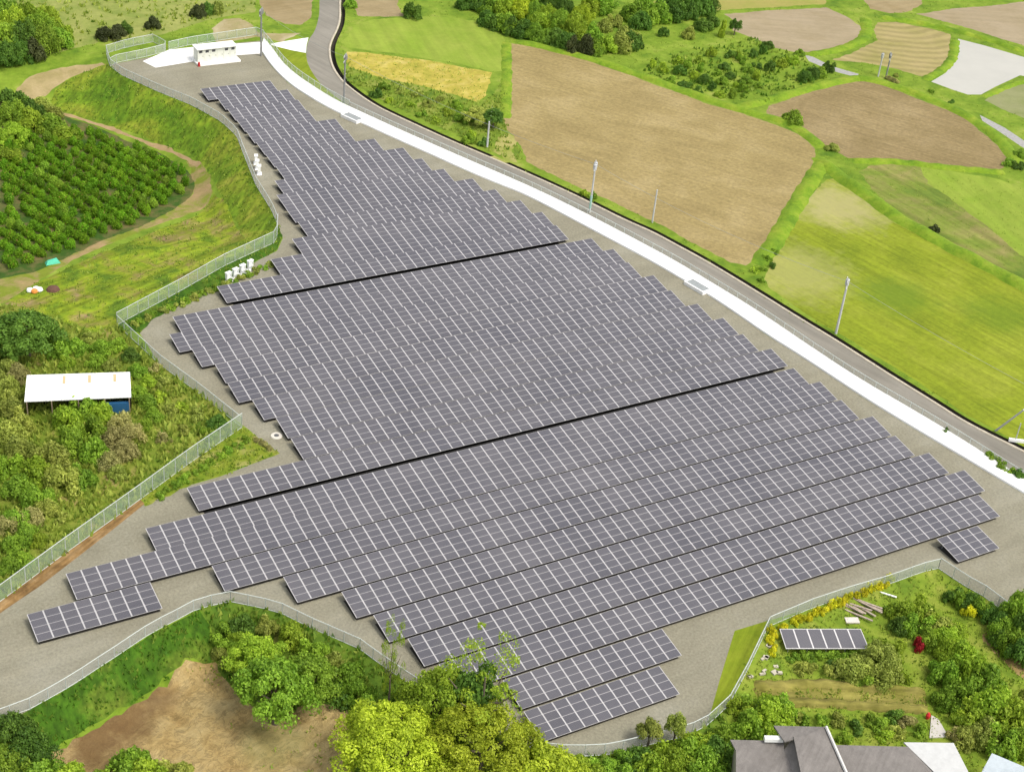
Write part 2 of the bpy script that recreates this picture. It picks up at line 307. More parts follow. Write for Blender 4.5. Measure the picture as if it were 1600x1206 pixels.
GR = [ # name, material key, closed outline in photo pixels
 ('hill_scrub', 'hillgrass', [(-200, -60), (400, -60), (400, 20), (330, 30), (250, 55), (160, 66), (100, 80), (8, 100), (-200, 130)]),
 ('grass_slope', 'bank', [(172, 100), (190, 118), (250, 145), (300, 165), (345, 190), (370, 213), (380, 240), (400, 290), (425, 330), (434, 352), (432, 378), (395, 390), (375, 360), (352, 320), (335, 290), (320, 258), (290, 238),
    (215, 212), (160, 193), (105, 178), (80, 160), (85, 140), (110, 122), (150, 104)]),
 ('sandy_track', 'sand', [(160, 97), (120, 103), (80, 110), (45, 120), (27, 138), (22, 155), (38, 156), (70, 150), (85, 136), (110, 121), (140, 110), (166, 101)]),
 ('orchard_soil', 'soil', [(-300, 150), (8, 150), (40, 158), (95, 178), (140, 195), (200, 221), (250, 240), (290, 262), (304, 285), (300, 305), (270, 330), (215, 358), (160, 378), (110, 402), (60, 424), (5, 434), (-300, 520)]),
 ('orchard_margin', 'dirt', [(310, 252), (328, 275), (333, 300), (325, 320), (300, 334), (250, 350), (200, 371), (150, 391), (110, 409), (60, 440), (5, 475), (-60, 500), (-60, 445), (5, 436),
    (60, 424), (110, 400), (160, 376), (215, 356), (270, 328), (300, 306), (306, 290), (300, 268), (290, 252)]),
 ('orchard_path', 'dirt3', [(95, 175), (120, 181), (160, 193), (215, 214), (262, 230), (295, 243), (312, 256), (308, 262), (290, 251), (268, 240), (212, 219), (158, 198), (118, 186), (92, 179)]),
 ('left_meadow', 'leftmeadow', [(333, 300), (352, 320), (375, 360), (395, 390), (432, 378), (350, 416), (280, 456), (183, 508), (150, 520), (90, 500), (30, 480), (5, 475), (60, 440), (110, 416), (150, 398), (200, 378), (250, 358), (300, 340), (325, 320)]),
 ('scrub_ground', 'scrub', [(-200, 560), (5, 475), (30, 480), (90, 500), (150, 520), (183, 508), (250, 570), (310, 614), (378, 668), (300, 721), (210, 787), (100, 866), (8, 934), (-200, 1090)]),
 ('meadow', 'meadow', [(543, 56), (556, 38), (585, 30), (640, 27), (700, 27), (745, 33), (772, 45), (788, 58), (792, 72), (789, 110), (772, 112), (700, 97), (620, 84), (540, 74), (530, 66)]),
 ('golden_field', 'golden', [(541, 81), (575, 83), (650, 92), (710, 102), (767, 114), (765, 130), (758, 152), (745, 160), (715, 150), (650, 133), (600, 124), (548, 106), (540, 92)]),
 ('weedy_verge', 'verge', [(530, 112), (548, 106), (600, 124), (650, 133), (715, 150), (745, 160), (768, 150), (789, 120), (789, 190), (795, 210), (812, 232), (815, 250), (790, 249), (760, 234), (700, 205), (640, 178), (580, 148), (545, 128)]),
 ('field_gateway', 'straw', [(770, 236), (778, 215), (795, 208), (812, 218), (800, 235), (808, 254), (792, 252)]),
 ('ploughed_field', 'brown', [(795, 68), (840, 75), (900, 90), (950, 106), (1000, 124), (1100, 160), (1200, 190), (1240, 207), (1268, 225), (1277, 240), (1268, 265), (1245, 300), (1222, 335), (1200, 370), (1182, 402), (1165, 415), (1140, 411), (1100, 388), (1050, 362), (1000, 335), (930, 304),
    (870, 278), (825, 253), (818, 235), (795, 207), (789, 190), (791, 130)]),
 ('ploughed_field', 'brown2', [(552, 4), (545, -40), (625, -40), (622, 8), (632, 26), (600, 27), (560, 25)]),
 ('bare_field', 'brown2', [(400, -40), (490, -40), (487, 10), (488, 28), (470, 40), (445, 38), (418, 25), (405, 8)]),
 ('spoil_ground', 'sand2', [(335, 62), (330, 45), (350, 30), (375, 28), (395, 40), (402, 52), (470, 52), (440, 66), (400, 58), (340, 68)]),
 ('ploughed_field', 'brown3', [(1130, 22), (1200, 17), (1290, 12), (1325, 27), (1345, 42), (1351, 52), (1338, 64), (1310, 74), (1270, 82), (1240, 81), (1210, 75), (1185, 63), (1165, 55), (1145, 48), (1150, 35)]),
 ('harvested_field', 'tanrings', [(1300, 94), (1330, 84), (1372, 64), (1366, 45), (1372, 36), (1400, 35), (1450, 44), (1485, 54), (1487, 75), (1482, 92), (1468, 108), (1455, 119), (1440, 120), (1400, 108), (1350, 98)]),
 ('ploughed_field', 'brown2', [(1330, -20), (1445, -20), (1440, 8), (1418, 19), (1390, 21), (1360, 14)]),
 ('strip_field', 'straw2', [(1118, 17), (1118, -30), (1290, -30), (1290, 7), (1200, 12)]),
 ('ploughed_field', 'brown3', [(1430, 22), (1500, 13), (1560, 8), (1800, -20), (1800, 150), (1594, 70), (1540, 53), (1480, 35)]),
 ('flooded_paddy', 'paddy', [(1497, 61), (1540, 72), (1594, 88), (1740, 128), (1700, 140), (1594, 118), (1555, 136), (1533, 148), (1512, 148), (1490, 141), (1455, 128), (1478, 114), (1490, 98), (1495, 80)]),
 ('grey_field', 'greyfield', [(1537, 157), (1560, 143), (1594, 130), (1720, 160), (1720, 240), (1594, 182), (1560, 168)]),
 ('farm_track', 'track', [(1258, 87), (1268, 88), (1300, 104), (1342, 116), (1338, 121), (1300, 111), (1264, 96)]),
 ('farm_track', 'track', [(1531, 180), (1545, 187), (1570, 200), (1600, 220), (1720, 290), (1720, 305), (1594, 228), (1560, 205), (1535, 189)]),
 ('ploughed_field', 'browns', [(1200, 166), (1240, 152), (1275, 142), (1330, 128), (1352, 127), (1375, 133), (1450, 160), (1512, 187), (1550, 220), (1568, 240), (1576, 251), (1568, 262), (1550, 267), (1475, 260), (1425, 251), (1370, 250), (1325, 247), (1290, 228), (1255, 207), (1215, 190), (1196, 178)]),
 ('rough_field', 'mixed', [(1342, 268), (1360, 258), (1400, 256), (1475, 266), (1560, 282), (1760, 360), (1760, 540), (1594, 438), (1500, 398), (1450, 372), (1400, 330), (1360, 295)]),
 ('light_field', 'meadow', [(1440, 262), (1475, 266), (1560, 280), (1760, 350), (1760, 490), (1594, 398), (1540, 352), (1490, 314), (1450, 287)]),
 ('green_field', 'greenfield', [(1292, 281), (1312, 279), (1340, 304), (1400, 348), (1480, 392), (1594, 450), (1760, 540), (1760, 780), (1592, 694), (1500, 640), (1400, 575), (1300, 515), (1240, 478), (1200, 448), (1197, 432), (1212, 400), (1235, 355), (1262, 312)]),
 ('field_bank', 'verge', [(1310, 280), (1345, 300), (1405, 344), (1485, 388), (1600, 448), (1760, 538), (1760, 543), (1598, 453), (1482, 393), (1400, 349), (1338, 305)]),
 ('pit_soil', 'pit', [(290, 1030), (340, 1034), (360, 1070), (420, 1120), (500, 1095), (545, 1100), (560, 1400), (-60, 1400), (40, 1195), (89, 1170), (127, 1146), (178, 1116), (228, 1088), (266, 1055)]),
 ('grass_slope', 'banklow', [(7, 1118), (28, 1118), (114, 1070), (183, 1024), (236, 989), (287, 963), (310, 950), (330, 975), (330, 1030), (290, 1030), (266, 1055), (228, 1088), (178, 1116), (127, 1146), (89, 1170), (40, 1195), (-60, 1240), (-60, 1150)]),
 ('understorey', 'garden2', [(310, 950), (360, 940), (435, 956), (486, 981), (562, 1014), (593, 1037), (660, 1082), (750, 1128), (796, 1156), (874, 1181), (952, 1179), (1074, 1149), (1137, 1103), (1150, 1400), (560, 1400), (545, 1100), (500, 1095), (420, 1120), (360, 1070), (340, 1034), (330, 1030), (330, 975)]),
 ('garden', 'garden', [(1137, 1103), (1165, 1052), (1185, 1010), (1200, 979), (1266, 951), (1322, 932), (1388, 913), (1440, 894), (1466, 888), (1506, 915), (1533, 929), (1558, 948), (1594, 975), (1720, 1070), (1720, 1400), (1150, 1400)]),
 ('garden_terrace', 'terrace', [(1175, 1075), (1200, 1060), (1280, 1062), (1400, 1072), (1440, 1078), (1452, 1105), (1400, 1108), (1300, 1104), (1190, 1100)]),
 ('bare_path', 'dirt2', [(1535, 1005), (1545, 1012), (1590, 1052), (1720, 1150), (1720, 1120), (1600, 1030), (1555, 1000), (1545, 985), (1532, 990)]),
]
YARD = [(172, 101), (264, 84), (300, 74), (408, 64), (408, 76), *BAND_IN[1:], (2100, 1060), (2200, 1400), (1720, 1070), (1594, 975), (1558, 948), (1533, 929), (1506, 915), (1466, 888), (1440, 894), (1388, 913), (1322, 932), (1266, 951), (1197, 970),
 (1148, 985), (1125, 1060), (1110, 1114), (1105, 1133), (1074, 1149), (1000, 1167), (952, 1179), (919, 1181), (874, 1181), (819, 1174), (796, 1156), (750, 1128), (660, 1082), (593, 1037), (562, 1014), (486, 981), (435, 956), (400, 948), (360, 940), (310, 950), (287, 963), (236, 989),
 (183, 1024), (114, 1070), (28, 1118), (7, 1120), (-80, 1160), (-120, 1030), (8, 936), (60, 900), (120, 855), (180, 812), (225, 782), (300, 757), (345, 744), (437, 708), (410, 690), (390, 672), (310, 614), (250, 570), (218, 520), (235, 500), (292, 472), (350, 445), (375, 424), (405, 406), (433, 392), (442, 372), (434, 352),
 (425, 330), (400, 290), (380, 240), (370, 213), (345, 190), (300, 165), (250, 145), (190, 118)]
STRIP = [('grass_wedge', 'wedge', [(1148, 985), (1197, 970), (1200, 979), (1185, 1010), (1165, 1052), (1137, 1103), (1110, 1114), (1125, 1060)]),
 ('inner_bank', 'banklow', [(183, 508), (280, 456), (350, 416), (432, 378), (434, 352), (442, 372), (433, 392), (405, 406), (375, 424), (350, 445), (292, 472), (235, 500), (218, 520)]),
 ('weedy_corner', 'weedy', [(378, 668), (390, 672), (410, 690), (437, 708), (345, 744), (300, 757), (228, 790), (219, 780), (300, 721)]),
 ('earth_strip', 'earth', [(219, 780), (226, 787), (180, 824), (120, 871), (60, 917), (8, 952), (-120, 1045), (-120, 1028), (8, 934), (100, 866), (210, 787)]),
 ('concrete_pad', 'pad', [(223, 96), (246, 86), (264, 78), (300, 74), (353, 70), (407, 66), (409, 84), (364, 87), (312, 95), (280, 100), (243, 106)]),
 ('concrete_pad', 'pad', [(422, 69), (450, 64), (482, 59), (479, 70), (478, 83), (456, 79), (430, 76)]),
 ('triangle_verge', 'wedge', [(424, 71), (456, 79), (478, 83), (480, 100), (495, 125), (510, 140), (535, 160), (540, 167), (512, 152), (487, 136), (462, 119), (440, 99)])]

def gm(key):
    L = dict(
    grass=lambda: ground_mat('verge_grass', [(.3, (.075, .15, .010)), (.45, (.14, .22, .016)), (.58, (.19, .27, .025)), (.72, (.28, .31, .06))], (.5, 1.2), .16, .8),
    hillgrass=lambda: ground_mat('hill_grass', [(.3, (.14, .2, .03)), (.5, (.23, .26, .06)), (.7, (.30, .31, .09))], (.6, 1.15), .14, .7),
    bank=lambda: ground_mat('bank_grass', [(.32, (.075, .16, .008)), (.47, (.14, .225, .012)), (.57, (.21, .26, .02)), (.70, (.30, .28, .05))], (.6, 1.15), .10, 1.2, streak=(dirw((320, 180), (240, 240)), 1.3, .9, .5, 1.18)),
    banklow=lambda: ground_mat('low_bank_grass', [(.3, (.03, .085, .004)), (.5, (.055, .13, .007)), (.7, (.14, .19, .02))], (.5, 1.2), .18, 1.6, streak=(dirw((170, 1035), (195, 1090)), 1.5, .8, .5, 1.18)),
    sand=lambda: ground_mat('sand', [(.35, (.27, .22, .09)), (.65, (.40, .31, .16))], (.7, 1.1), .2, 1.0),
    sand2=lambda: ground_mat('sand_spoil', [(.3, (.20, .22, .06)), (.48, (.30, .25, .12)), (.7, (.44, .38, .24))], (.75, 1.1), .15, .9),
    soil=lambda: ground_mat('orchard_earth', [(.4, (.04, .09, .010)), (.68, (.17, .13, .05))], (.6, 1.1), .3, 1.2),
    dirt=lambda: ground_mat('dirt_track', [(.40, (.17, .21, .02)), (.5, (.25, .21, .07)), (.64, (.33, .23, .11))], (.65, 1.12), .3, 1.2),
    dirt3=lambda: ground_mat('dirt_path', [(.3, (.26, .19, .08)), (.6, (.36, .25, .13))], (.75, 1.1), .3, 1.2),
    dirt2=lambda: ground_mat('dirt_bare', [(.3, (.25, .17, .06)), (.7, (.34, .24, .11))], (.7, 1.1), .3, 1.2),
    leftmeadow=lambda: ground_mat('rough_meadow', [(.28, (.06, .13, .01)), (.40, (.13, .21, .012)), (.5, (.24, .31, .015)), (.58, (.25, .25, .04)), (.68, (.32, .23, .11))], (.5, 1.18), .17, 1.1, streak=(dirw((100, 480), (300, 400)), .8, .85, .5, 1.12)),
    scrub=lambda: ground_mat('scrub_grass', [(.3, (.06, .12, .012)), (.45, (.13, .19, .015)), (.58, (.21, .23, .035)), (.72, (.30, .22, .09))], (.5, 1.15), .22, 1.4),
    meadow=lambda: ground_mat('mown_meadow', [(.3, (.18, .27, .022)), (.7, (.26, .32, .045))], (.75, 1.1), .12, 1.0, streak=(dirw((620, 40), (650, 85)), .5, .6, .75, 1.08)),
    golden=lambda: ground_mat('golden_straw', [(.3, (.29, .28, .035)), (.5, (.42, .35, .06)), (.7, (.52, .43, .12))], (.55, 1.12), .3, .9, streak=(.6, .6, .5, .7, 1.08)),
    verge=lambda: ground_mat('weedy_verge', [(.3, (.08, .14, .014)), (.5, (.16, .23, .02)), (.7, (.26, .27, .06))], (.5, 1.15), .2, 1.0),
    straw=lambda: ground_mat('straw_track', [(.35, (.22, .25, .04)), (.7, (.38, .33, .12))], (.7, 1.08), .3, 1.0),
    straw2=lambda: ground_mat('pale_strip', [(.3, (.24, .25, .05)), (.7, (.34, .27, .09))], (.8, 1.05), .1, .8),
    brown=lambda: ground_mat('ploughed_soil', [(.3, (.262, .20, .08)), (.5, (.308, .238, .097)), (.7, (.37, .29, .132))], (.62, 1.16), .09, 1.5, finemix=.9, streak=(dirw((900, 150), (1100, 205)), 1.2, .7, .82, 1.08)),
    browns=lambda: ground_mat('ploughed_soil_red', [(.3, (.22, .165, .07)), (.5, (.26, .195, .088)), (.7, (.32, .245, .12))], (.62, 1.16), .09, 1.5, finemix=.9, streak=(dirw((1250, 170), (1500, 240)), 1.5, .8, .76, 1.1)),
    brown2=lambda: ground_mat('bare_soil', [(.3, (.25, .19, .09)), (.7, (.33, .26, .14))], (.75, 1.06), .12, 1.0, streak=(.1, .8, .6, .8, 1.05)),
    brown3=lambda: ground_mat('pinkish_soil', [(.3, (.27, .215, .12)), (.7, (.34, .275, .175))], (.8, 1.06), .1, .9, streak=(-.5, .7, .6, .82, 1.05)),
    tanrings=lambda: ground_mat('harvest_stubble', [(.3, (.26, .23, .075)), (.7, (.36, .29, .13))], (.75, 1.08), .12, .9, rings=(185, 165, .11, .78, 1.05, .7)),
    paddy=lambda: plain('still_paddy_water', (.43, .415, .36), .45, 0, .07, .15, .5),  # pale grey base colour paints in the sky's reflection on the water
    greyfield=lambda: ground_mat('grey_field', [(.3, (.17, .20, .06)), (.7, (.25, .25, .12))], (.8, 1.06), .1, .9, streak=(-.4, .8, .5, .85, 1.05)),
    track=lambda: plain('track_concrete', (.34, .33, .31), .85, 0, .3),
    mixed=lambda: ground_mat('rough_field', [(.3, (.10, .17, .02)), (.45, (.17, .22, .03)), (.6, (.25, .23, .07)), (.75, (.31, .23, .10))], (.6, 1.12), .1, 1.0, streak=(dirw((1380, 300), (1560, 400)), .6, .7, .6, 1.12)),
    greenfield=lambda: ground_mat('green_field', [(.3, (.165, .215, .011)), (.5, (.215, .262, .015)), (.7, (.26, .295, .028))], (.66, 1.15), .09, 1.3, finemix=.8, streak=(dirw((1300, 430), (1500, 540)), 1.1, .8, .70, 1.12), patch=[(tuple(poly_w([(1308, 322)])[0]), 9, (.40, .34, .17), .6), (tuple(poly_w([(1238, 425)])[0]), 10, (.36, .33, .13), .5), (tuple(poly_w([(1400, 462)])[0]), 6.5, (.09, .16, .01), .6), (tuple(poly_w([(1560, 490)])[0]), 6.5, (.09, .16, .01), .5)]),
    ridge=lambda: ground_mat('ridge_grass', [(.3, (.10, .19, .012)), (.5, (.17, .27, .016)), (.7, (.25, .31, .03))], (.55, 1.2), .3, 1.6, bump=.8),
    pit=lambda: ground_mat('dug_earth', [(.3, (.32, .215, .08)), (.45, (.42, .30, .12)), (.7, (.50, .385, .18))], (.5, 1.15), .3, 1.6, bump=.9, cracks=(.5, .62), streak=(dirw((160, 1160), (310, 1060)), 2.0, .45, .6, 1.12), patch=[(tuple(poly_w([(150, 1155)])[0]), 4.2, (.13, .075, .03), .85), (tuple(poly_w([(205, 1125)])[0]), 3.4, (.13, .075, .03), .8), (tuple(poly_w([(250, 1090)])[0]), 2.6, (.13, .075, .03), .7), (tuple(poly_w([(430, 1160)])[0]), 4, (.18, .19, .06), .4)]),
    garden=lambda: ground_mat('garden_grass', [(.3, (.09, .16, .012)), (.5, (.18, .25, .022)), (.7, (.27, .29, .05))], (.5, 1.15), .22, 1.5),
    garden2=lambda: ground_mat('undergrowth', [(.3, (.05, .11, .01)), (.55, (.11, .18, .015)), (.75, (.26, .19, .06))], (.5, 1.15), .25, 1.5),
    terrace=lambda: ground_mat('terrace_grass', [(.3, (.19, .18, .03)), (.7, (.31, .27, .07))], (.6, 1.1), .3, 1.5, streak=(dirw((1200, 1082), (1440, 1092)), 1.0, .9, .45, 1.12)),
    wedge=lambda: ground_mat('short_turf', [(.3, (.15, .21, .008)), (.7, (.22, .26, .018))], (.7, 1.12), .25, 1.5, streak=(dirw((1125, 1080), (1170, 980)), 1.5, .6, .7, 1.15)),
    weedy=lambda: ground_mat('weedy_turf', [(.3, (.10, .18, .008)), (.5, (.19, .23, .02)), (.7, (.32, .29, .1))], (.5, 1.15), .3, 1.6),
    earth=lambda: ground_mat('bare_brown_earth', [(.3, (.15, .085, .03)), (.5, (.27, .16, .06)), (.7, (.38, .25, .12))], (.5, 1.15), .5, 1.5, streak=(dirw((10, 940), (210, 790)), 2.5, .8, .5, 1.15)),
    pad=lambda: plain('pale_concrete', (.76, .75, .71), .85, 0, .06, .5),
    gravel=lambda: ground_mat('gravel', [(.3, (.222, .204, .145)), (.5, (.253, .235, .168)), (.7, (.284, .268, .202))], (.68, 1.2), .11, 3.2, bump=.4, finemix=.9, streak=(.1, .35, .6, .84, 1.08)),
    road=lambda: ground_mat('road_asphalt', [(.3, (.20, .185, .15)), (.7, (.255, .235, .195))], (.85, 1.06), .08, 2.5, bump=.1, streak=(dirw((900, 345), (1400, 620)), .9, .7, .78, 1.1)))
    return L[key]()

# ------------------------------------------------------------------ ground: one triangulation split into its surfaces
def ground():
    regs = [(n, k, poly_w(p)) for n, k, p in GR]
    regs += [('gravel_yard', 'gravel', poly_w(YARD))]
    regs += [(n, k, poly_w(p)) for n, k, p in STRIP]
    regs += [('road', 'road', ROADP)]
    d2 = dens(ditch_in, 2); e2 = dens(ditch_out, 2)
    regs += [('hole', None, np.vstack([d2, e2[::-1]]))]
    V, E = [], []
    def add(P):
        b = len(V); n = len(P)
        V.extend(P.tolist()); E.extend([(b+i, b+(i+1) % n) for i in range(n)])
    HARD = {'gravel', 'road', None, 'pad', 'track', 'paddy', 'wedge', 'earth'}
    out_ = []
    for n, k, P in regs:
        P = dens(P, 1.4 if k in HARD else .8, True)
        if k not in HARD:
            q = np.sin(P[:, 0]*1.7+P[:, 1]*.9)*.08+np.sin(P[:, 0]*.31-P[:, 1]*.43+1)*.16+rng.normal(size=len(P))*.09
            c = np.roll(P, -1, 0)-np.roll(P, 1, 0); c /= np.linalg.norm(c, axis=1)[:, None]+1e-9
            P = P+np.stack([-c[:, 1], c[:, 0]], 1)*q[:, None]
        out_.append((n, k, P)); add(P)
    regs = out_
    B = [(-900, -600), (1500, -600), (1500, 1700), (-900, 1700)]
    b = len(V); V.extend(B); E.extend([(b+i, b+(i+1) % 4) for i in range(4)])
    # grid points: dense where the camera looks
    cr = ray([(-60, -40), (1660, -40), (1660, 1260), (-60, 1260)], 0)[:, :2]
    xs = np.arange(-110, 260, 1.7); ys = np.arange(-60, 300, 1.7)
    G = np.stack(np.meshgrid(xs, ys), -1).reshape(-1, 2); G += rng.uniform(-.5, .5, G.shape)
    keep = inside(G, cr)
    site_in = inside(G, SITE)
    dmin = np.full(len(G), 1e3)
    o = np.where(keep & ~site_in)[0]
    sub = keep & (~site_in | (rng.random(len(G)) < .12))
    G1 = G[sub]
    xs = np.arange(-880, 1480, 40); G2 = np.stack(np.meshgrid(xs, np.arange(-580, 1680, 40)), -1).reshape(-1, 2)
    xs = np.arange(-180, 340, 10); G3 = np.stack(np.meshgrid(xs, np.arange(-120, 380, 10)), -1).reshape(-1, 2)
    G3 = G3[~inside(G3, cr)]
    for g in (G1, G2+.37, G3+.11): V.extend(g.tolist())
    r = delaunay_2d_cdt([Vector(v) for v in V], E, [], 0, 1e-4)
    vv = np.array([tuple(v) for v in r[0]]); ff = np.array([f for f in r[2] if len(f) == 3])
    z = terrain(vv); 
    pitp = [P for n, k, P in regs if k == 'pit'][0]; m_ = inside(vv, pitp); x_, y_ = vv[:, 0], vv[:, 1]
    z = z+m_*(.32*np.sin(x_*.9+y_*.5)*np.sin(y_*.7-x_*.3)+.16*np.sin(x_*2.1-y_*1.3)+.10*np.sin(x_*1.1+y_*2.9)-.1)
    cen = vv[ff].mean(1); reg = np.zeros(len(ff), int)
    for i, (n, k, P) in enumerate(regs): reg[inside(cen, P)] = i+1
    pts = np.column_stack([vv, z])
    for i, (n, k, P) in enumerate([('grass_ground', 'grass', None)]+regs):
        if k is None: continue
        F = ff[reg == i]
        if len(F) == 0: continue
        u, inv = np.unique(F, return_inverse=True); F2 = inv.reshape(F.shape)
        me = np_mesh(n, pts[u], F2, [gm(k)]); me.polygons.foreach_set('use_smooth', np.ones(len(F2), bool))
        if me.polygons[0].normal.z < 0: me.flip_normals()
        tag(link(n, me), kind='structure')
    return dict((n, P) for n, k, P in regs)
REG = ground()

def sweep(name, rails, mats, closed_profile=False, kind='structure'):
    """rails: list of (Nx3) arrays of equal length, skinned to neighbours."""
    n = len(rails[0]); V = np.vstack(rails); F = []
    for r in range(len(rails)-1):
        a = np.arange(n-1)+r*n; F.append(np.column_stack([a, a+1, a+1+n, a+n]))
    me = np_mesh(name, V, np.vstack(F), mats); return tag(link(name, me), kind=kind)
def z3(P, z): return np.column_stack([P, np.full(len(P), z)])
def resamp(P, n):
    P = np.asarray(P); s = np.r_[0, np.cumsum(np.linalg.norm(np.diff(P, axis=0), axis=1))]; t = np.linspace(0, s[-1], n)
    return np.column_stack([np.interp(t, s, P[:, 0]), np.interp(t, s, P[:, 1])])
conc = plain('white_concrete', (.86, .85, .82), .8, 0, .05, .6)
dark = plain('ditch_mud', (.035, .028, .018), .9)
def ridge(pts, w, h, terr=False):
    P = resamp(smooth(poly_w(pts)), 90); tz = terrain(P); jt = np.sin(np.arange(90)*.9)*.18+np.sin(np.arange(90)*.37)*.2
    hz = h*(.85+.2*np.sin(np.arange(90)*.53)); hz[:6] *= np.linspace(0, 1, 6); hz[-6:] *= np.linspace(1, 0, 6)
    rails = []
    for o_, f_ in ((-.5, -.1), (-.3, .6), (-.1, 1), (.12, 1), (.32, .55), (.5, -.1)): rails.append(np.column_stack([offset(P, o_*w+0)+offset(P, 1)*0+(offset(P, 1)-P)*(jt*(.5 if abs(o_) == .5 else .25))[:, None], (hz*f_ if f_ > 0 else np.full(90, -.08))+tz]))
    o = sweep('field_bank' if not terr else 'terrace_bank', rails, [gm('ridge' if not terr else 'terrace')]); o.data.polygons.foreach_set('use_smooth', np.ones(len(o.data.polygons), bool))
for pts, w_, h_ in (([(1277, 246), (1310, 275), (1345, 299), (1405, 343), (1485, 387), (1600, 447), (1760, 538)], 3.6, .9), ([(1288, 252), (1262, 290), (1235, 335), (1210, 380), (1184, 414)], 3.4, .6),
    ([(800, 63), (870, 78), (950, 100), (1040, 132), (1130, 164), (1200, 183), (1250, 200), (1284, 232)], 3.0, .6), ([(1150, 170), (1230, 148), (1330, 121), (1375, 127), (1460, 156), (1525, 188), (1570, 225), (1592, 260)], 3.2, .6),
    ([(1330, 252), (1400, 252), (1475, 262), (1570, 270)], 2.6, .5), ([(1352, 28), (1356, 60), (1310, 79), (1262, 86)], 3.0, .5), ([(1492, 62), (1490, 92), (1470, 112), (1444, 125)], 2.4, .5), ([(1372, 27), (1440, 36), (1540, 60), (1600, 82)], 2.8, .6), ([(1536, 152), (1600, 124), (1700, 128)], 2.0, .4),
    ([(791, 66), (792, 120), (790, 185)], 2.4, .3)):
    ridge(pts, w_, h_)
for pts, w_, h_ in (([(1178, 1070), (1260, 1066), (1350, 1074), (1446, 1082)], 1.7, .55), ([(1192, 1096), (1280, 1097), (1360, 1104), (1450, 1108)], 1.5, .5)): ridge(pts, w_, h_, True)
kerbm = plain('kerb_concrete', (.48, .42, .32), .85, 0, .25, .8)
a_, b_ = resamp(bin_w, 300), resamp(bout_w, 300)
sweep('concrete_strip', [z3(a_, -.1), z3(a_, .26), z3(a_*.985+b_*.015, .3), z3(b_, .42), z3(b_, -.1)], [conc])
for i0, i1 in ((0, 10000),):
    k1 = resamp(rr_w, 500); t = offset(k1, .44)
    sweep('road_kerb', [z3(k1, -.05), z3(k1, .1), z3(t, .1), z3(t, -.6)], [kerbm])
di, do = resamp(offset(rr_w, .445), 500), resamp(offset(rr_w, 1.31), 500)
d1, d2_ = resamp(offset(rr_w, .55), 500), resamp(offset(rr_w, 1.2), 500)
cul = proj(z3(di, 0))[:, 0]; m = ~((cul > 766) & (cul < 790)); 
for seg in (cul <= 767, cul >= 788):
    sweep('drainage_ditch', [z3(di[seg], 0.0), z3(d1[seg], -.95), z3(d2_[seg], -.95), z3(do[seg], .02)], [dark])
seg = (cul > 764) & (cul < 791); sweep('culvert_crossing', [z3(di[seg], .03), z3(do[seg], .03)], [gm('straw')])

# ------------------------------------------------------------------ solar rows
W, ROWP, DEP, H0, TILT = 1.67, 4.850194, 4.06, .6, 0.128
def glass_mat():
    m = bpy.data.materials.new('panel_glass'); n, p, o = nodes(m)
    oi = n.nodes.new('ShaderNodeObjectInfo')
    tc = n.nodes.new('ShaderNodeTexCoord'); v = tc.outputs['Object']
    wv = n.nodes.new('ShaderNodeTexNoise'); wv.inputs['Scale'].default_value = .12
    g = mapping(n); lk(n, g, wv.inputs['Vector']); wv.inputs['Detail'].default_value = 6
    c = ramp(n, wv.outputs[0], [(.3, (.060, .058, .069)), (.7, (.092, .087, .094))])
    hv = n.nodes.new('ShaderNodeHueSaturation'); r = n.nodes.new('ShaderNodeMapRange'); r.inputs['To Min'].default_value = .93; r.inputs['To Max'].default_value = 1.07
    lk(n, oi.outputs['Random'], r.inputs['Value']); lk(n, r.outputs[0], hv.inputs['Value']); lk(n, c, hv.inputs['Color'])
    # faint cell grid (6 x 10 cells per module)
    br = n.nodes.new('ShaderNodeTexBrick'); br.offset = 0; br.inputs['Scale'].default_value = 1; br.inputs['Mortar Size'].default_value = .006
    br.inputs['Brick Width'].default_value = .158; br.inputs['Row Height'].default_value = .157
    br.inputs['Color1'].default_value = (0, 0, 0, 1); br.inputs['Color2'].default_value = (0, 0, 0, 1); br.inputs['Mortar'].default_value = (1, 1, 1, 1)
    lk(n, v, br.inputs['Vector'])
    col = mixc(n, br.outputs['Fac'], hv.outputs[0], (.17, .155, .155)); lk(n, col, p.inputs['Base Color'])
    p.inputs['Roughness'].default_value = .3; p.inputs['Specular IOR Level'].default_value = .85
    MATS['panel_glass'] = m; return m
glass = glass_mat(); alu = plain('panel_frame', (.58, .56, .545), .45, .2, .08); steel = plain('galvanised_steel', (.36, .36, .35), .5, .6, .15)
backm = plain('panel_underside', (.3, .3, .3), .7)
ct, st = math.cos(TILT), math.sin(TILT)
def tl(x, s, h=0): return (x, s*ct-h*st, H0+s*st+h*ct)
def panel_mesh():
    b = MB(); L = DEP
    b.hexa([tl(.012, 0, -.045), tl(W-.012, 0, -.045), tl(W-.012, L, -.045), tl(.012, L, -.045), tl(.012, 0, 0), tl(W-.012, 0, 0), tl(W-.012, L, 0), tl(.012, L, 0)], 1)
    mh = L/4
    for k in range(4):
        s0, s1 = k*mh+.03, (k+1)*mh-.03; x0, x1 = .074, W-.074
        b.quad([tl(x0, s0, .004), tl(x1, s0, .004), tl(x1, s1, .004), tl(x0, s1, .004)], 0)
    for k in range(5):
        s = min(max(k*mh, .03), L-.03)
        b.quad([tl(.085, s-.028, .003), tl(W-.085, s-.028, .003), tl(W-.085, s+.028, .003), tl(.085, s+.028, .003)], 2)
    return b.mesh('solar_panel', [glass, alu, plain('panel_frame_edge', (.44, .42, .41), .45, .2, .08)])
PM = panel_mesh()
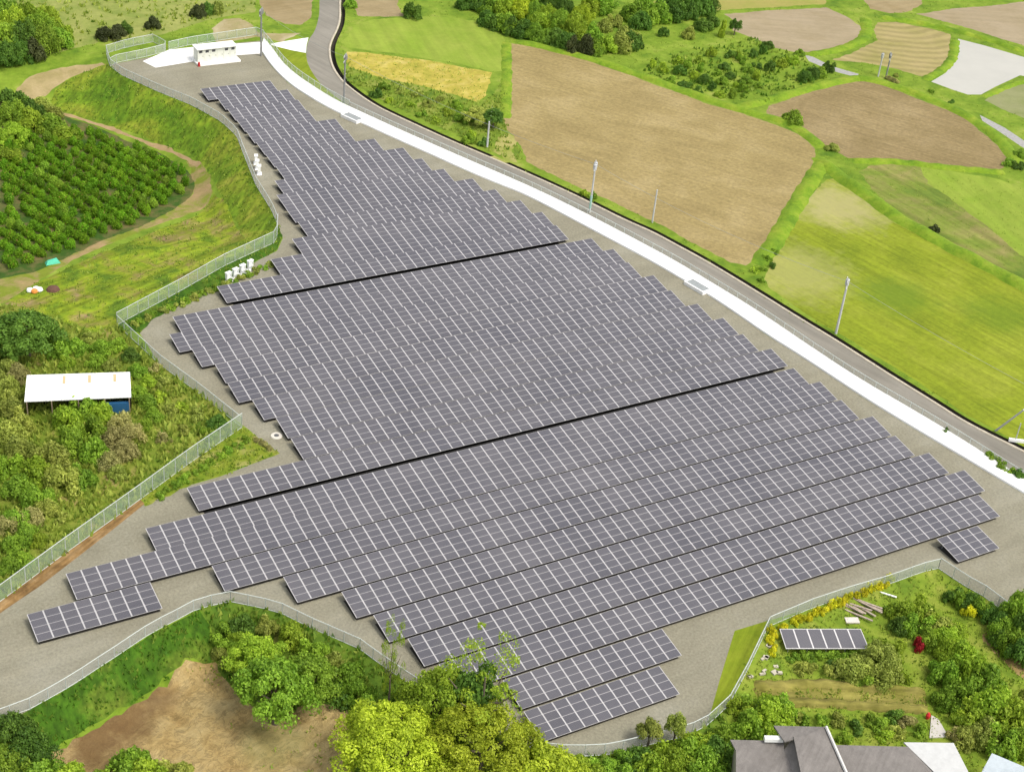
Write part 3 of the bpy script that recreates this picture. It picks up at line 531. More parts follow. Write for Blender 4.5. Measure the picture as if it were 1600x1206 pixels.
# row, first column, number of columns
ROWS = [(0, 0, 10), (1, .15, 12), (1, 36.3, 4), (2, -2.85, 46), (3, -3.6, 48), (4, -4.65, 48), (5, -5.6, 48), (6, -8.5, 51), (7, -24.6, 8), (7, -12.4, 54), (8, -21.3, 63),
 (9, -15.1, 56), (10, -11, 52), (11, -1.9, 42), (12, -1.9, 42), (13, -2.65, 42), (14, -3.55, 42), (15, -3.5, 42), (16, -4.4, 42), (17, -5.3, 43), (18, -4.15, 41), (19, 1.0, 34), (20, 7.1, 28), (21, 10.35, 24), (22, 12.15, 21),
 (23, 12.15, 20), (24, 12.4, 18), (25, 13.4, 16), (26, 14.7, 14), (27, 14.8, 12), (28, 14.95, 10), (29, 15.0, 10), (30, 15.1, 8), (31, 15.2, 8), (32, 15.2, 8), (33, 14.35, 8)]
ORD = ['frontmost', 'second', 'third', 'fourth', 'fifth', 'sixth', 'seventh', 'eighth', 'ninth', 'tenth', 'eleventh', 'twelfth', 'thirteenth', 'fourteenth', 'fifteenth', 'sixteenth', 'seventeenth', 'eighteenth', 'nineteenth', 'twentieth',
 'twenty-first', 'twenty-second', 'twenty-third', 'twenty-fourth', 'twenty-fifth', 'twenty-sixth', 'twenty-seventh', 'twenty-eighth', 'twenty-ninth', 'thirtieth', 'thirty-first', 'thirty-second', 'thirty-third', 'thirty-fourth']
SPECIAL = {(0, 0): 'short row of dark solar panels standing frontmost, nearest the bottom fence', (1, .15): 'short solar panel row directly behind the frontmost one',
 (1, 36.3): 'smallest solar panel row, four columns alone at the right front corner', (7, -24.6): 'short detached solar panel row at the far left above the grass slope',
 (10, -11): 'long solar panel row right above the lower wide black gap', (9, -15.1): 'long solar panel row right below the lower wide black gap',
 (19, 1.0): 'solar panel row right above the upper wide black gap', (18, -4.15): 'solar panel row right below the upper wide black gap',
 (33, 14.35): 'topmost short solar panel row nearest the white cubicle', (2, -2.85): 'long front solar panel row meeting the bottom gravel, right behind the short rows'}
for r, c0, n in ROWS:
    y = r*ROWP; x = c0*W
    if r == 9: y -= .6
    if r == 18: y -= .95
    if r == 17: y -= .35
    lab = SPECIAL.get((r, c0)) or f'solar panel row on gravel, {ORD[r]} counted back from the frontmost short row'
    root = empty('solar_panel_row', (x, y, 0), lab, 'solar panels', 'rows of solar panels in the gravel yard')
    for k in range(n):
        link('solar_panel', PM, root, (k*W, 0, 0))
    b = MB(); LX = n*W
    b.box((LX/2, 2.0, .015), (LX-.3, 3.5, .03)); b.build('row_shade_strip', [plain('row_shade_strip', (.045, .040, .032), .9, 0, .3, 1.5)], root); b = MB()  # added dark strip painting in the shade under the tables, not laid fabric
    for s in (.45, 1.6, 2.5, 3.6):      # purlins under the modules
        p0, p1 = tl(.1, s, -.05), tl(LX-.1, s, -.05)
        b.box(((p0[0]+p1[0])/2, p0[1], p0[2]-.05), (LX-.2, .06, .09))
    k = max(2, int(LX/3.4)+1)
    for i in range(k):
        px = .5+(LX-1.0)*i/(k-1)
        for s in (.7, 3.3):
            q = tl(px, s, -.16); b.box((px, q[1], q[2]/2-.1), (.09, .09, q[2]+.2))
        q0, q1 = tl(px, .3, -.14), tl(px, 3.8, -.14)
        b.hexa([(px-.04, q0[1], q0[2]-.08), (px+.04, q0[1], q0[2]-.08), (px+.04, q1[1], q1[2]-.08), (px-.04, q1[1], q1[2]-.08), (px-.04, q0[1], q0[2]), (px+.04, q0[1], q0[2]), (px+.04, q1[1], q1[2]), (px-.04, q1[1], q1[2])])
    b.build('support_frame', [steel], root)

sheet = plain('gap_shade_black', (.012, .011, .010), .8)  # near-black colour of added strips that paint the shade in the wide gaps
for rr, xa, xb, lab in ((10, -10.6, 39.6, 'added black strip painting the shade in the lower wide gap across the panel rows'), (19, 1.6, 34.0, 'added black strip painting the shade in the upper wide gap across the panel rows')):
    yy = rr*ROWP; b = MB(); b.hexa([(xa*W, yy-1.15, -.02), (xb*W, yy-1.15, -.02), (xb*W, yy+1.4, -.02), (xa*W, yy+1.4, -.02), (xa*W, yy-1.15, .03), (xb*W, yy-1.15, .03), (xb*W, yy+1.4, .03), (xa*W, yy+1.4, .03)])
    tag(b.build('gap_shade_strip', [sheet]), lab, 'painted shade')  # sheet is the near-black shade colour of the added strip
# ------------------------------------------------------------------ fences
mesh_green = mesh_mat('fence_mesh_green', (.38, .48, .34), .37)
mesh_pale = mesh_mat('fence_mesh_pale', (.50, .52, .48), .30)
postm = plain('fence_post', (.50, .53, .50), .6, .2); railm = plain('fence_rail', (.55, .58, .53), .5, .2)
def fence(pts, h, label, mat, step=2.0, world_pts=None, closed=False):
    P = world_pts if world_pts is not None else at(pts)[:, :2]
    L = np.linalg.norm(np.diff(P, axis=0), axis=1).sum(); n = min(99, max(3, int(L/step)))
    Q = resamp(P, n+1); z = terrain(Q); base = np.column_stack([Q, z]); o = base[0]
    root = empty('chain_link_fence', o, label, 'fence', 'chain link fences round the solar yard')
    b = MB(); b.tube([(0, 0, -.3), (0, 0, h+.06)], .045, 6); pm = b.mesh('post', [postm])
    for i in range(n+1): link('post', pm, root, base[i]-o)
    b = MB(); t = MB()
    for i in range(n):
        a, c = base[i]-o, base[i+1]-o
        b.quad([a+[0, 0, .04], c+[0, 0, .04], c+[0, 0, h-.03], a+[0, 0, h-.03]])
    b.build('mesh_panel', [mat], root)
    t.tube([tuple(base[i]-o+[0, 0, h]) for i in range(n+1)], .05, 6); t.build('top_rail', [railm], root)
    t = MB(); t.tube([tuple(base[i]-o+[0, 0, .06]) for i in range(n+1)], .04, 5); t.build('bottom_rail', [railm], root)
    return root
E_ = [(e[0], e[1]) for e in EDGE]
fence(E_[4:14], 1.5, 'pale fence along the crest of the big grass slope, left of the panels', mesh_pale)
fence([(434, 352), (432, 378), (350, 416), (280, 456), (183, 508)], 2.0, 'green fence running from the slope foot down to the left corner', mesh_green)
fence([(183, 508), (250, 570), (310, 614), (378, 668)], 1.6, 'green fence on the left between the shed scrub and the gravel', mesh_green)
fence([(378, 668), (300, 721), (210, 787), (100, 866), (8, 934), (-120, 1028)], 2.2, 'tall green fence above the brown earth strip at the lower left', mesh_green)
fence([(-80, 1160), (7, 1120), (28, 1118), (114, 1070), (183, 1024), (236, 989), (287, 963), (310, 950), (360, 940)], 1.5, 'pale fence on top of the dark grass slope at the bottom left', mesh_pale)
fence([(360, 940), (400, 948), (435, 956), (486, 981), (562, 1014), (593, 1037), (660, 1082), (750, 1128), (796, 1156), (819, 1174)], 1.5, 'pale fence behind the bright camphor tree at the bottom', mesh_pale)
fence([(819, 1174), (874, 1181), (919, 1181), (952, 1179), (1000, 1167), (1074, 1149), (1105, 1133), (1137, 1103)], 1.6, 'curved pale green fence round the frontmost panel row', mesh_pale)
fence([(1137, 1103), (1165, 1052), (1185, 1010), (1200, 979)], 1.5, 'fence between the turf wedge and the garden, seen nearly edge-on', mesh_pale)
fence([(1200, 979), (1266, 951), (1322, 932), (1388, 913), (1440, 894), (1466, 888)], 1.5, 'pale green fence behind the row of yellow bushes in the garden', mesh_green)
fence([(1466, 888), (1506, 915), (1533, 929), (1558, 948), (1594, 975), (1720, 1070)], 1.6, 'pale fence descending to the right edge beside the garden hedge', mesh_pale)
fence([(172, 104), (180, 99), (225, 90), (264, 80), (240, 66), (200, 74), (166, 84), (172, 104)], 1.6, 'pale fence round the small weedy corner at the top left of the yard', mesh_pale)
fence([(264, 78), (300, 70), (353, 62), (400, 55), (412, 60)], 1.6, 'fence behind the white cubicle at the top of the yard', mesh_green)
bo = offset(bout_w, .12)
pb = proj(z3(bo, 0)); i1 = int(np.argmax(pb[:, 0] > 545)); i2 = int(np.argmax(pb[:, 0] > 1095))
fence(None, 1.5, 'green fence along the white strip beside the curved upper road', mesh_green, world_pts=bo[:i1+1])
fence(None, 1.2, 'thin green fence between the white strip and the middle of the road', mesh_mat('fence_mesh_thin', (.45, .52, .40), .16), world_pts=bo[i1:i2+1])
fence(None, 1.2, 'thin green fence between the white strip and the lower right road', mesh_mat('fence_mesh_thin2', (.45, .52, .40), .16), world_pts=bo[i2:i2+int(np.argmax(pb[i2:, 0] > 1700))])

# ------------------------------------------------------------------ utility poles and wires
polem = plain('pole_concrete', (.50, .50, .48), .8); poled = plain('pole_dark', (.22, .22, .21), .7); grey_tr = plain('transformer_grey', (.52, .53, .54), .5, .1)
def height_for(base, px_top):
    lo, hi = 0.5, 25
    for _ in range(40):
        m = (lo+hi)/2; y = proj([base+np.array([0, 0, m])])[0, 1]
        if y > px_top: lo = m
        else: hi = m
    return lo
TOP = {}
def pole(px, py, top, label, dark_=False, arm=True, trans=1, rad=.17, key=None, az=.9, collar=False):
    base = at1(px, py); h = height_for(base, top); root = empty('utility_pole', base, label, 'utility pole', 'utility poles beside the road and fields')
    m = poled if dark_ else polem
    b = MB(); b.tube([(0, 0, -.5), (0, 0, h)], [rad, rad*.68], 10); b.build('shaft', [m], root)
    TOP[key] = base+np.array([0, 0, h-.3])
    if arm:
        for dz in (.35, 1.3):
            b = MB(); b.box((0, .12, h-dz), (1.9, .1, .1), az); b.build('crossarm', [steel], root)
            for s in (-.8, -.3, .4, .85):
                c = MB(); x, y = s*math.cos(az), s*math.sin(az)+.12
                c.tube([(x, y, h-dz+.05), (x, y, h-dz+.12), (x, y, h-dz+.2), (x, y, h-dz+.3)], [.04, .08, .05, .07], 8); c.build('insulator', [plain('insulator_white', (.75, .75, .72), .3)], root)
    for k in range(trans):
        c = MB(); s = .42 if k % 2 == 0 else -.42; x, y = s*math.cos(az), s*math.sin(az)
        c.tube([(x, y, h-1.1), (x, y, h-1.05), (x, y, h-.2), (x, y, h-.12)], [.24, .3, .3, .2], 12); tr = c.build('transformer', [m if dark_ else grey_tr], root)
        c = MB()
        for q in (-.12, .12): c.tube([(x+q, y, h-.15), (x+q, y, h+.1)], [.05, .035], 6)
        c.build('bushing', [steel], tr)
    c = MB()
    for q in range(8): c.tube([(rad, 0, 1.8+q*.8), (rad+.18, 0, 1.8+q*.8)], .015, 4)
    c.build('climbing_pegs', [steel], root)
    if collar:
        c = MB(); c.tube([(0, 0, .8), (0, 0, 3.0)], [rad*1.12, rad*1.08], 10); c.build('guard_sleeve', [plain('sleeve_green', (.32, .5, .42), .6)], root)
    return root
pole(408, 88, 14, 'dark grey pole with transformer at the top end of the white strip', True, True, 2, .2, 'a')
pole(537, 163, 86, 'grey pole by the bend of the upper road, above the basin', True, True, 1, .19, 'b')
pole(921, 332, 254, 'pale pole with round transformer and green sleeve beside the ditch', False, True, 2, .18, 'c', collar=True)
pole(1019, 348, 297, 'short bare pole at the edge of the big ploughed field', False, False, 0, .16, 'd')
pole(1306, 521, 437, 'tall pale pole with white cap between road and green field', False, True, 1, .2, 'e')
pole(1372, 120, 84, 'pale thin pole of the pair above the right ploughed field', False, False, 1, .17, 'f')
pole(1384, 122, 84, 'dark leaning pole of the pair above the right ploughed field', True, True, 1, .17, 'g')
pole(761, 230, 190, 'short pale post beside the weedy tree at the field gateway', False, False, 0, .2, 'h')
pole(1650, 742, 640, 'pale pole just past the right edge of the lower road', False, True, 0, .2, 'i')
b = MB(); pbse = at1(1555, 672); e = ray([(1600, 640)], 6.0)[0]; bb = MB(); bb.tube([(0, 0, -.2), tuple((e-pbse)*1.0)], [.16, .12], 8)
tag(bb.build('strut_pole', [polem], None, pbse), 'pale slanting strut pole leaning right at the edge of the green field', 'pole')
mp = at1(1586, 690); root = empty('marker_post', mp, 'short pale post standing in the white kerb stone at the right edge', 'post')
bb = MB(); bb.tube([(0, 0, -.1), (0, 0, 3.0)], .07, 8); bb.build('post', [polem], root)
bb = MB(); bb.box((.2, -.1, .2), (2.2, .4, .4), -.62); bb.build('kerb_stone', [conc], root)
wirem = plain('wire', (.30, .32, .30), .6)
def wire(a, b_, sag, label, r=.022, off=0):
    a, b_ = np.array(a, float), np.array(b_, float); pts = []
    for i in range(25):
        t = i/24; p = a*(1-t)+b_*t; p = p+np.array([off*.6, -off*.6, -4*sag*t*(1-t)]); pts.append(tuple(p-a))
    bb = MB(); bb.tube(pts, r, 5, cap=False); tag(bb.build('overhead_wire', [wirem], None, a), label, 'wire', 'overhead wires between the poles')
wire(TOP['e'], TOP['i'], .5, 'overhead wire from the tall pale pole to the right edge')
wire(TOP['c'], TOP['e'], 1.2, 'overhead wire from the pole with green sleeve to the tall pale pole')
wire(TOP['b'], TOP['c'], 1.2, 'overhead wire from the bend pole down to the pole with green sleeve')
wire(TOP['a'], TOP['b'], .8, 'overhead wire from the topmost dark pole to the bend pole')

# ------------------------------------------------------------------ yard equipment
white = plain('white_paint', (.84, .84, .80), .45, 0, .05, .8); creamp = plain('cream_paint', (.66, .67, .58), .5, 0, .08, .8)
lou = plain('louvre_dark', (.05, .05, .055), .6); red = plain('red_paint', (.45, .03, .03), .5)
def cubicle():
    c = at1(339, 97); ang = 0.0; root = empty('switchgear_cubicle', c, 'white switchgear cubicle with five dark louvres on the concrete pad at the top', 'cubicle', rz=ang)
    L, Dp, Hh = 7.6, 2.2, 2.5
    b = MB(); b.box((0, Dp/2, Hh/2+.3), (L, Dp, Hh)); b.build('cabinet', [creamp], root)
    b = MB(); b.box((0, Dp/2-.1, Hh+.37), (L+.3, Dp+.5, .14)); b.build('roof', [white], root)
    b = MB(); b.box((.1, Dp/2-.5, .15), (L+.8, Dp+1.4, .3)); b.build('plinth', [conc], root)
    n = 6
    for i in range(n):
        x = -L/2+L*(i+.5)/n; d = MB(); d.box((x, -.02, Hh/2+.25), (L/n-.1, .05, Hh-.35)); do_ = d.build('door', [creamp], root)
        d = MB(); d.box((x+.4, -.07, 1.4), (.05, .05, .25)); d.build('handle', [steel], do_)
        if i in (0, 1, 2, 4, 5):
            d = MB(); 
            for k in range(5): d.box((x, -.08, Hh-.35+k*.09), (.62, .05, .055))
            d.build('louvre', [lou], do_)
cubicle()
p = at1(311, 104); b = MB(); b.tube([(0, 0, 0), (0, 0, .72)], [.26, .24], 12); b.tube([(0, 0, .72), (0, 0, .9)], [.12, .06], 10); tag(b.build('fire_extinguisher_box', [red], None, p), 'small red extinguisher canister left of the white cubicle', 'canister')
def inverter(px, py, rz, label, grp):
    c = at1(px, py); root = empty('power_conditioner', c, label, 'electrical box', grp, rz)
    b = MB(); b.box((0, 0, 1.05), (.85, .45, .9)); b.build('cabinet', [white], root)
    b = MB(); b.box((0, -.02, 1.53), (.95, .6, .06)); b.build('rain_hood', [white], root)
    b = MB()
    for s in (-.35, .35): b.box((s, 0, .3), (.07, .35, .6))
    b.box((0, 0, .04), (1.2, .8, .12)); b.build('stand', [conc], root)
    b = MB(); b.box((.25, -.24, 1.1), (.12, .03, .3)); b.build('label_plate', [plain('plate_grey', (.35, .36, .38), .5)], root)
for (x, y), w_ in zip([(400, 256), (402, 264), (405, 272)], ['topmost', 'middle', 'lowest']):
    inverter(x, y, 1.2, f'white power conditioner beside the slope fence, {w_} of the upper three', 'power conditioners by the slope fence')
for (x, y), w_ in zip([(357, 440), (368, 434), (379, 428), (391, 421)], ['leftmost', 'second from left', 'third from left', 'rightmost']):
    inverter(x, y, .35, f'white power conditioner left of the upper black gap, {w_} of four', 'power conditioners by the lower left fence')
def basin(px, py, label):
    c = at1(px, py); i = int(np.argmin(np.linalg.norm(bin_w-c[:2], axis=1))); t = bin_w[min(i+1, len(bin_w)-1)]-bin_w[i-1]; a = math.atan2(t[1], t[0])
    root = empty('catch_basin', (bin_w[i][0], bin_w[i][1], 0), label, 'catch basin', 'catch basins along the white strip', a)
    b = MB(); s = 1
    for (x, y, w, d) in ((0, -.75, 4.0, .22), (0, .95, 4.0, .22), (-1.9, .1, .22, 1.48), (1.9, .1, .22, 1.48)): b.box((x, y, .25), (w, d, .62))
    b.build('concrete_rim', [conc], root)
    b = MB(); b.box((0, .1, .46), (3.6, 1.5, .03)); g = b.build('grate', [plain('grate_steel', (.42, .45, .44), .5, .3, .3, 4)], root)
    b = MB()
    for k in range(16): b.box((-1.7+k*.226, .1, .49), (.04, 1.46, .03))
    b.build('grate_bars', [steel], g)
basin(548, 189, 'grey grated basin in the white strip near the road bend'); basin(1086, 452, 'open concrete basin midway down the white strip')
c = at1(432, 681); b = MB(); b.tube([(0, 0, 0), (0, 0, .1)], [.75, .7], 20); r0 = empty('manhole', c, 'round concrete manhole with dark lid at the tip of the weedy corner', 'manhole')
b.build('collar', [plain('collar_concrete', (.6, .56, .48), .8)], r0); b = MB(); b.tube([(0, 0, .1), (0, 0, .13)], [.32, .3], 16); b.build('lid', [plain('lid_iron', (.1, .1, .1), .5)], r0)

# ------------------------------------------------------------------ shed, houses, garden things
def roof_slab(b, P, th, mi=0):
    P = [np.array(p, float) for p in P]; n = len(P); k = len(b.v)
    b.v += [tuple(p) for p in P]+[tuple(p-np.array([0, 0, th])) for p in P]
    b.f.append(tuple(range(k, k+n))); b.m.append(mi); b.f.append(tuple(reversed(range(k+n, k+2*n)))); b.m.append(mi)
    for i in range(n): j = (i+1) % n; b.f.append((k+i, k+n+i, k+n+j, k+j)); b.m.append(mi)
def shed():
    zg = terrain([at1(120, 620)[:2]])[0]; hf, hb = 2.6, 3.3
    P = [ray([q], zg+h)[0] for q, h in (((38, 627), hf), ((205, 620), hf), ((203, 581), hb), ((42, 586), hb))]
    o = np.array([*P[0][:2], zg]); root = empty('storage_shed', o, 'open shed with bright white metal roof in the scrub at left', 'shed')
    b = MB(); roof_slab(b, [p-o for p in P], .12); rf = b.build('roof', [white], root)
    for k in range(13):
        t = MB(); u = (k+.5)/13; A = P[0]*(1-u)+P[1]*u-o; B = P[3]*(1-u)+P[2]*u-o; t.tube([tuple(A+[0, 0, .02]), tuple(B+[0, 0, .02])], .03, 4); t.build('roof_seam', [plain('seam_grey', (.62, .62, .6), .5)], rf)
    for u in (.36, .605, .85):
        t = MB(); q = [P[0]*(1-a)*(1-v)+P[1]*a*(1-v)+P[2]*a*v+P[3]*(1-a)*v-o+[0, 0, .03] for a, v in ((u-.015, .62), (u+.015, .62), (u+.015, .92), (u-.015, .92))]
        roof_slab(t, q, .03); t.build('roof_patch', [plain('patch_tan', (.5, .4, .22), .8)], rf)
    b = MB(); bk = [P[3]-o, P[2]-o]; fr = [P[0]-o, P[1]-o]
    for A, B in ((bk[0], bk[1]), (bk[0], fr[0]), (bk[1], fr[1])):
        A2, B2 = A*.985+fr[0]*.015, B*.985+fr[1]*.015
        b.quad([(A2[0], A2[1], 0), (B2[0], B2[1], 0), (B2[0], B2[1], B2[2]-.13), (A2[0], A2[1], A2[2]-.13)])
    b.build('wall', [plain('shed_wall', (.12, .1, .08), .9)], root)
    for u in (.02, .25, .5, .75, .98):
        q = fr[0]*(1-u)+fr[1]*u; b = MB(); b.box((q[0], q[1], (hf-.12)/2), (.12, .12, hf-.12)); b.build('post', [plain('wood_post', (.25, .19, .13), .8)], root)
    q = fr[0]*.14+fr[1]*.86; b = MB(); b.box((q[0], q[1]+.2, .9), (3.2, .5, 1.6), math.atan2(fr[1][1]-fr[0][1], fr[1][0]-fr[0][0]))
    t = tag(b.build('tarp', [plain('blue_tarp', (.02, .10, .22), .6)], None, o), 'dark blue tarp over goods under the right end of the white shed', 'tarp')
shed()
slate = ground_mat('roof_tiles', [(.3, (.17, .155, .14)), (.7, (.23, .21, .19))], (.75, 1.1), .5, 3, bump=.3, streak=(.6, 3.0, .5, .75, 1.1)); palero = plain('pale_roof', (.50, .50, .48), .5); wallm = plain('house_wall', (.40, .36, .27), .8)
gut = plain('gutter_pale', (.62, .60, .55), .6)
def house(name, label, cat, zroof, faces, eaves, wall_poly, mat=slate, trims=()):
    """faces: roof planes as lists of (px,py,z); wall_poly: footprint pixels at eave height."""
    zg = -1.0; o = np.array([*ray([faces[0][0][:2]], zroof)[0][:2], zg]); root = empty(name, o, label, cat)
    for f in faces:
        b = MB(); roof_slab(b, [ray([q[:2]], q[2])[0]-o for q in f], .16); b.build('roof', [mat], root)
    w = [ray([q], zroof-.35)[0]-o for q in wall_poly]; b = MB(); n = len(w)
    for i in range(n):
        a, c = w[i], w[(i+1) % n]; b.quad([(a[0], a[1], -.3), (c[0], c[1], -.3), (c[0], c[1], a[2]-.02), (a[0], a[1], a[2]-.02)])
    b.build('wall', [wallm], root)
    for (p, q) in trims:
        A, B = ray([p[:2]], p[2]+.1)[0]-o, ray([q[:2]], q[2]+.1)[0]-o; t = MB(); t.tube([tuple(A), tuple(B)], .17, 6); t.build('ridge', [gut], root)
    return root
# z values are absolute heights (ground there about -1)
house('house', 'grey tiled house with hipped roof at the bottom edge', 'house', 3.2,
  [[(1141, 1155, 3.6), (1225, 1157, 3.6), (1225, 1171, 3.4), (1150, 1172, 3.4)], [(1150, 1172, 3.4), (1225, 1171, 3.4), (1240, 1150, 4.4), (1262, 1260, 3.0), (1150, 1260, 2.2)],
   [(1209, 1133, 4.4), (1291, 1135, 4.4), (1253, 1151, 5.0), (1226, 1158, 4.6)], [(1291, 1135, 4.4), (1325, 1212, 4.2), (1345, 1265, 4.0), (1262, 1260, 4.1), (1240, 1150, 4.95), (1253, 1151, 5.0)]],
  None, [(1150, 1160), (1290, 1145), (1330, 1262), (1152, 1260)], slate, [((1291, 1135, 4.5), (1325, 1212, 4.3)), ((1325, 1212, 4.3), (1345, 1265, 4.1))])
house('house_wing', 'grey roofed wing between the hipped house and the pale roof', 'house', 3.0, [[(1302, 1163, 3.3), (1419, 1166, 3.3), (1455, 1203, 3.0), (1500, 1265, 2.6), (1345, 1265, 2.6), (1318, 1200, 3.0)]], None,
  [(1312, 1170), (1415, 1172), (1490, 1262), (1345, 1262)], slate)
house('outbuilding', 'outbuilding with plain pale grey roof at the bottom right', 'outbuilding', 2.6, [[(1412, 1159, 2.9), (1490, 1160, 2.9), (1512, 1203, 2.6), (1540, 1265, 2.2), (1505, 1265, 2.2), (1457, 1203, 2.6)]], None,
  [(1420, 1165), (1486, 1165), (1532, 1262), (1505, 1262)], palero)
house('greenhouse', 'pale blue-grey sheet roof at the bottom right corner', 'greenhouse', 2.2, [[(1550, 1176, 2.6), (1600, 1197, 2.4), (1660, 1225, 2.3), (1620, 1265, 2.0), (1505, 1265, 2.0), (1535, 1203, 2.2)]], None,
  [(1552, 1182), (1640, 1222), (1610, 1262), (1512, 1262)], plain('sheet_roof', (.45, .5, .52), .4, .1))
c = ray([(1209, 1154)], 4.0)[0]; b = MB(); b.box((0, 0, 0), (1.9, .5, .45), -.45); tag(b.build('air_duct', [white], None, c), 'white box unit on the edge of the grey tiled roof', 'unit')
def garden_panels():
    zg = terrain([at1(1290, 1010)[:2]])[0]; P = [ray([q], zg+h)[0] for q, h in (((1228, 1013), 1.0), ((1358, 1013), 1.0), ((1345, 982), 1.7), ((1218, 982), 1.7))]
    o = np.array([*P[0][:2], zg]); root = empty('garden_solar_array', o, 'single low solar array with six wide panels standing in the garden', 'solar panels')
    A, B, Cc, Dd = [p-o for p in P]
    for i in range(6):
        u0, u1 = i/6, (i+1)/6; q = lambda u, v: (A*(1-u)+B*u)*(1-v)+(Dd*(1-u)+Cc*u)*v
        b = MB(); roof_slab(b, [q(u0, 0), q(u1, 0), q(u1, 1), q(u0, 1)], .05, 0)
        d = (u1-u0)*.05; b.quad([q(u0+d, .03)+[0, 0, .006], q(u1-d, .03)+[0, 0, .006], q(u1-d, .97)+[0, 0, .006], q(u0+d, .97)+[0, 0, .006]], 1); b.build('solar_panel', [alu, glass], root)
    for i in range(5):
        for v in (.1, .9):
            u = .04+i*.23; p_ = (A*(1-u)+B*u)*(1-v)+(Dd*(1-u)+Cc*u)*v; b = MB(); b.box((p_[0], p_[1], p_[2]/2-.06), (.08, .08, p_[2]-.06)); b.build('leg', [steel], root)
garden_panels()
woodm = plain('weathered_wood', (.42, .34, .27), .85, 0, .4, 3)
c = at1(1347, 952); rt = random.Random(3)
for i in range(9):
    b = MB(); a = rt.uniform(-.5, .1)-.9; b.box((rt.uniform(-1.3, 1.3), rt.uniform(-.7, .7), .1+.13*(i//3)), (rt.uniform(2.4, 3.6), .22, .12), a)
    tag(b.build('timber_board', [woodm], None, c), 'weathered board in the timber pile below the yellow bushes', 'board', 'boards in the garden timber pile')
c = at1(1331, 970); b = MB(); b.box((0, 0, .1), (1.6, .9, .18), -.4); tag(b.build('concrete_slab', [plain('slab_pale', (.6, .55, .48), .8)], None, c), 'flat pale slab lying between timber pile and garden array', 'slab')
c = at1(1388, 930); b = MB(); b.box((0, 0, .12), (1.9, .2, .1), -.9); tag(b.build('white_plank', [white], None, c), 'white plank lying in the grass right of the timber pile', 'plank')
c = at1(1465, 1135); Q = [at1(*q)-c for q in ((1455, 1118), (1466, 1124), (1482, 1152), (1452, 1153))]; b = MB(); roof_slab(b, [q+[0, 0, .12] for q in Q], .2); tag(b.build('concrete_step', [plain('step_concrete', (.5, .47, .42), .85)], None, c), 'grey tapered concrete slab above the pale roof', 'slab')
c = at1(1449, 1122); b = MB(); b.tube([(0, 0, 0), (0, 0, .5), (0, 0, .8)], [.2, .26, .12], 10); tag(b.build('red_bucket', [plain('bucket_red', (.6, .03, .03), .5)], None, c), 'small bright red bucket at the corner of the terraces', 'bucket')
for k, (x, y, s) in enumerate([(1203, 1010, .9), (1196, 1032, .8), (1212, 1048, 1.0), (1190, 1050, .7), (1171, 1058, .6), (1275, 1066, .5), (1246, 985, .4)]):
    c = at1(x, y); b = MB()
    for q in range(3): b.box((rt.uniform(-.5, .5)*s, rt.uniform(-.5, .5)*s, .12), (rt.uniform(.3, .8)*s, rt.uniform(.25, .6)*s, .2), rt.uniform(0, 3))
    tag(b.build('rubble', [plain('rubble_pale', (.46, .42, .32), .85)], None, c), 'pale broken stone on the turf at the left end of the garden', 'rubble', 'rubble at the left end of the garden')
c = at1(82, 411); b = MB(); b.hexa([(-1.1, -.6, 0), (1.1, -.5, 0), (1.0, .6, 0), (-1.0, .5, 0), (-.8, -.3, .5), (.9, -.35, .35), (.7, .4, .55), (-.6, .35, .4)]); tag(b.build('green_tarp', [plain('tarp_green', (.08, .48, .30), .6)], None, c), 'crumpled turquoise green tarp at the edge of the orchard', 'tarp')
c = at1(53, 456); r0 = empty('refuse_heap', c, 'small heap of white and orange sacks on the dirt at left', 'sacks')
for k, (x, y, m_) in enumerate([(-.5, .2, white), (.4, .3, white), (0, -.3, plain('sack_orange', (.7, .25, .05), .7)), (.8, -.1, white)]):
    b = MB(); b.tube([(x, y, 0), (x, y, .2), (x, y, .5), (x, y, .62)], [.35, .5, .4, .15], 9); b.build('sack', [m_], r0)
c = at1(83, 453); b = MB(); b.tube([(0, 0, 0), (0, 0, .35), (0, 0, .6)], [1.0, .8, .3], 10); tag(b.build('ash_heap', [plain('ash_brown', (.12, .06, .04), .95)], None, c), 'low dark brown heap right of the white sacks', 'heap')

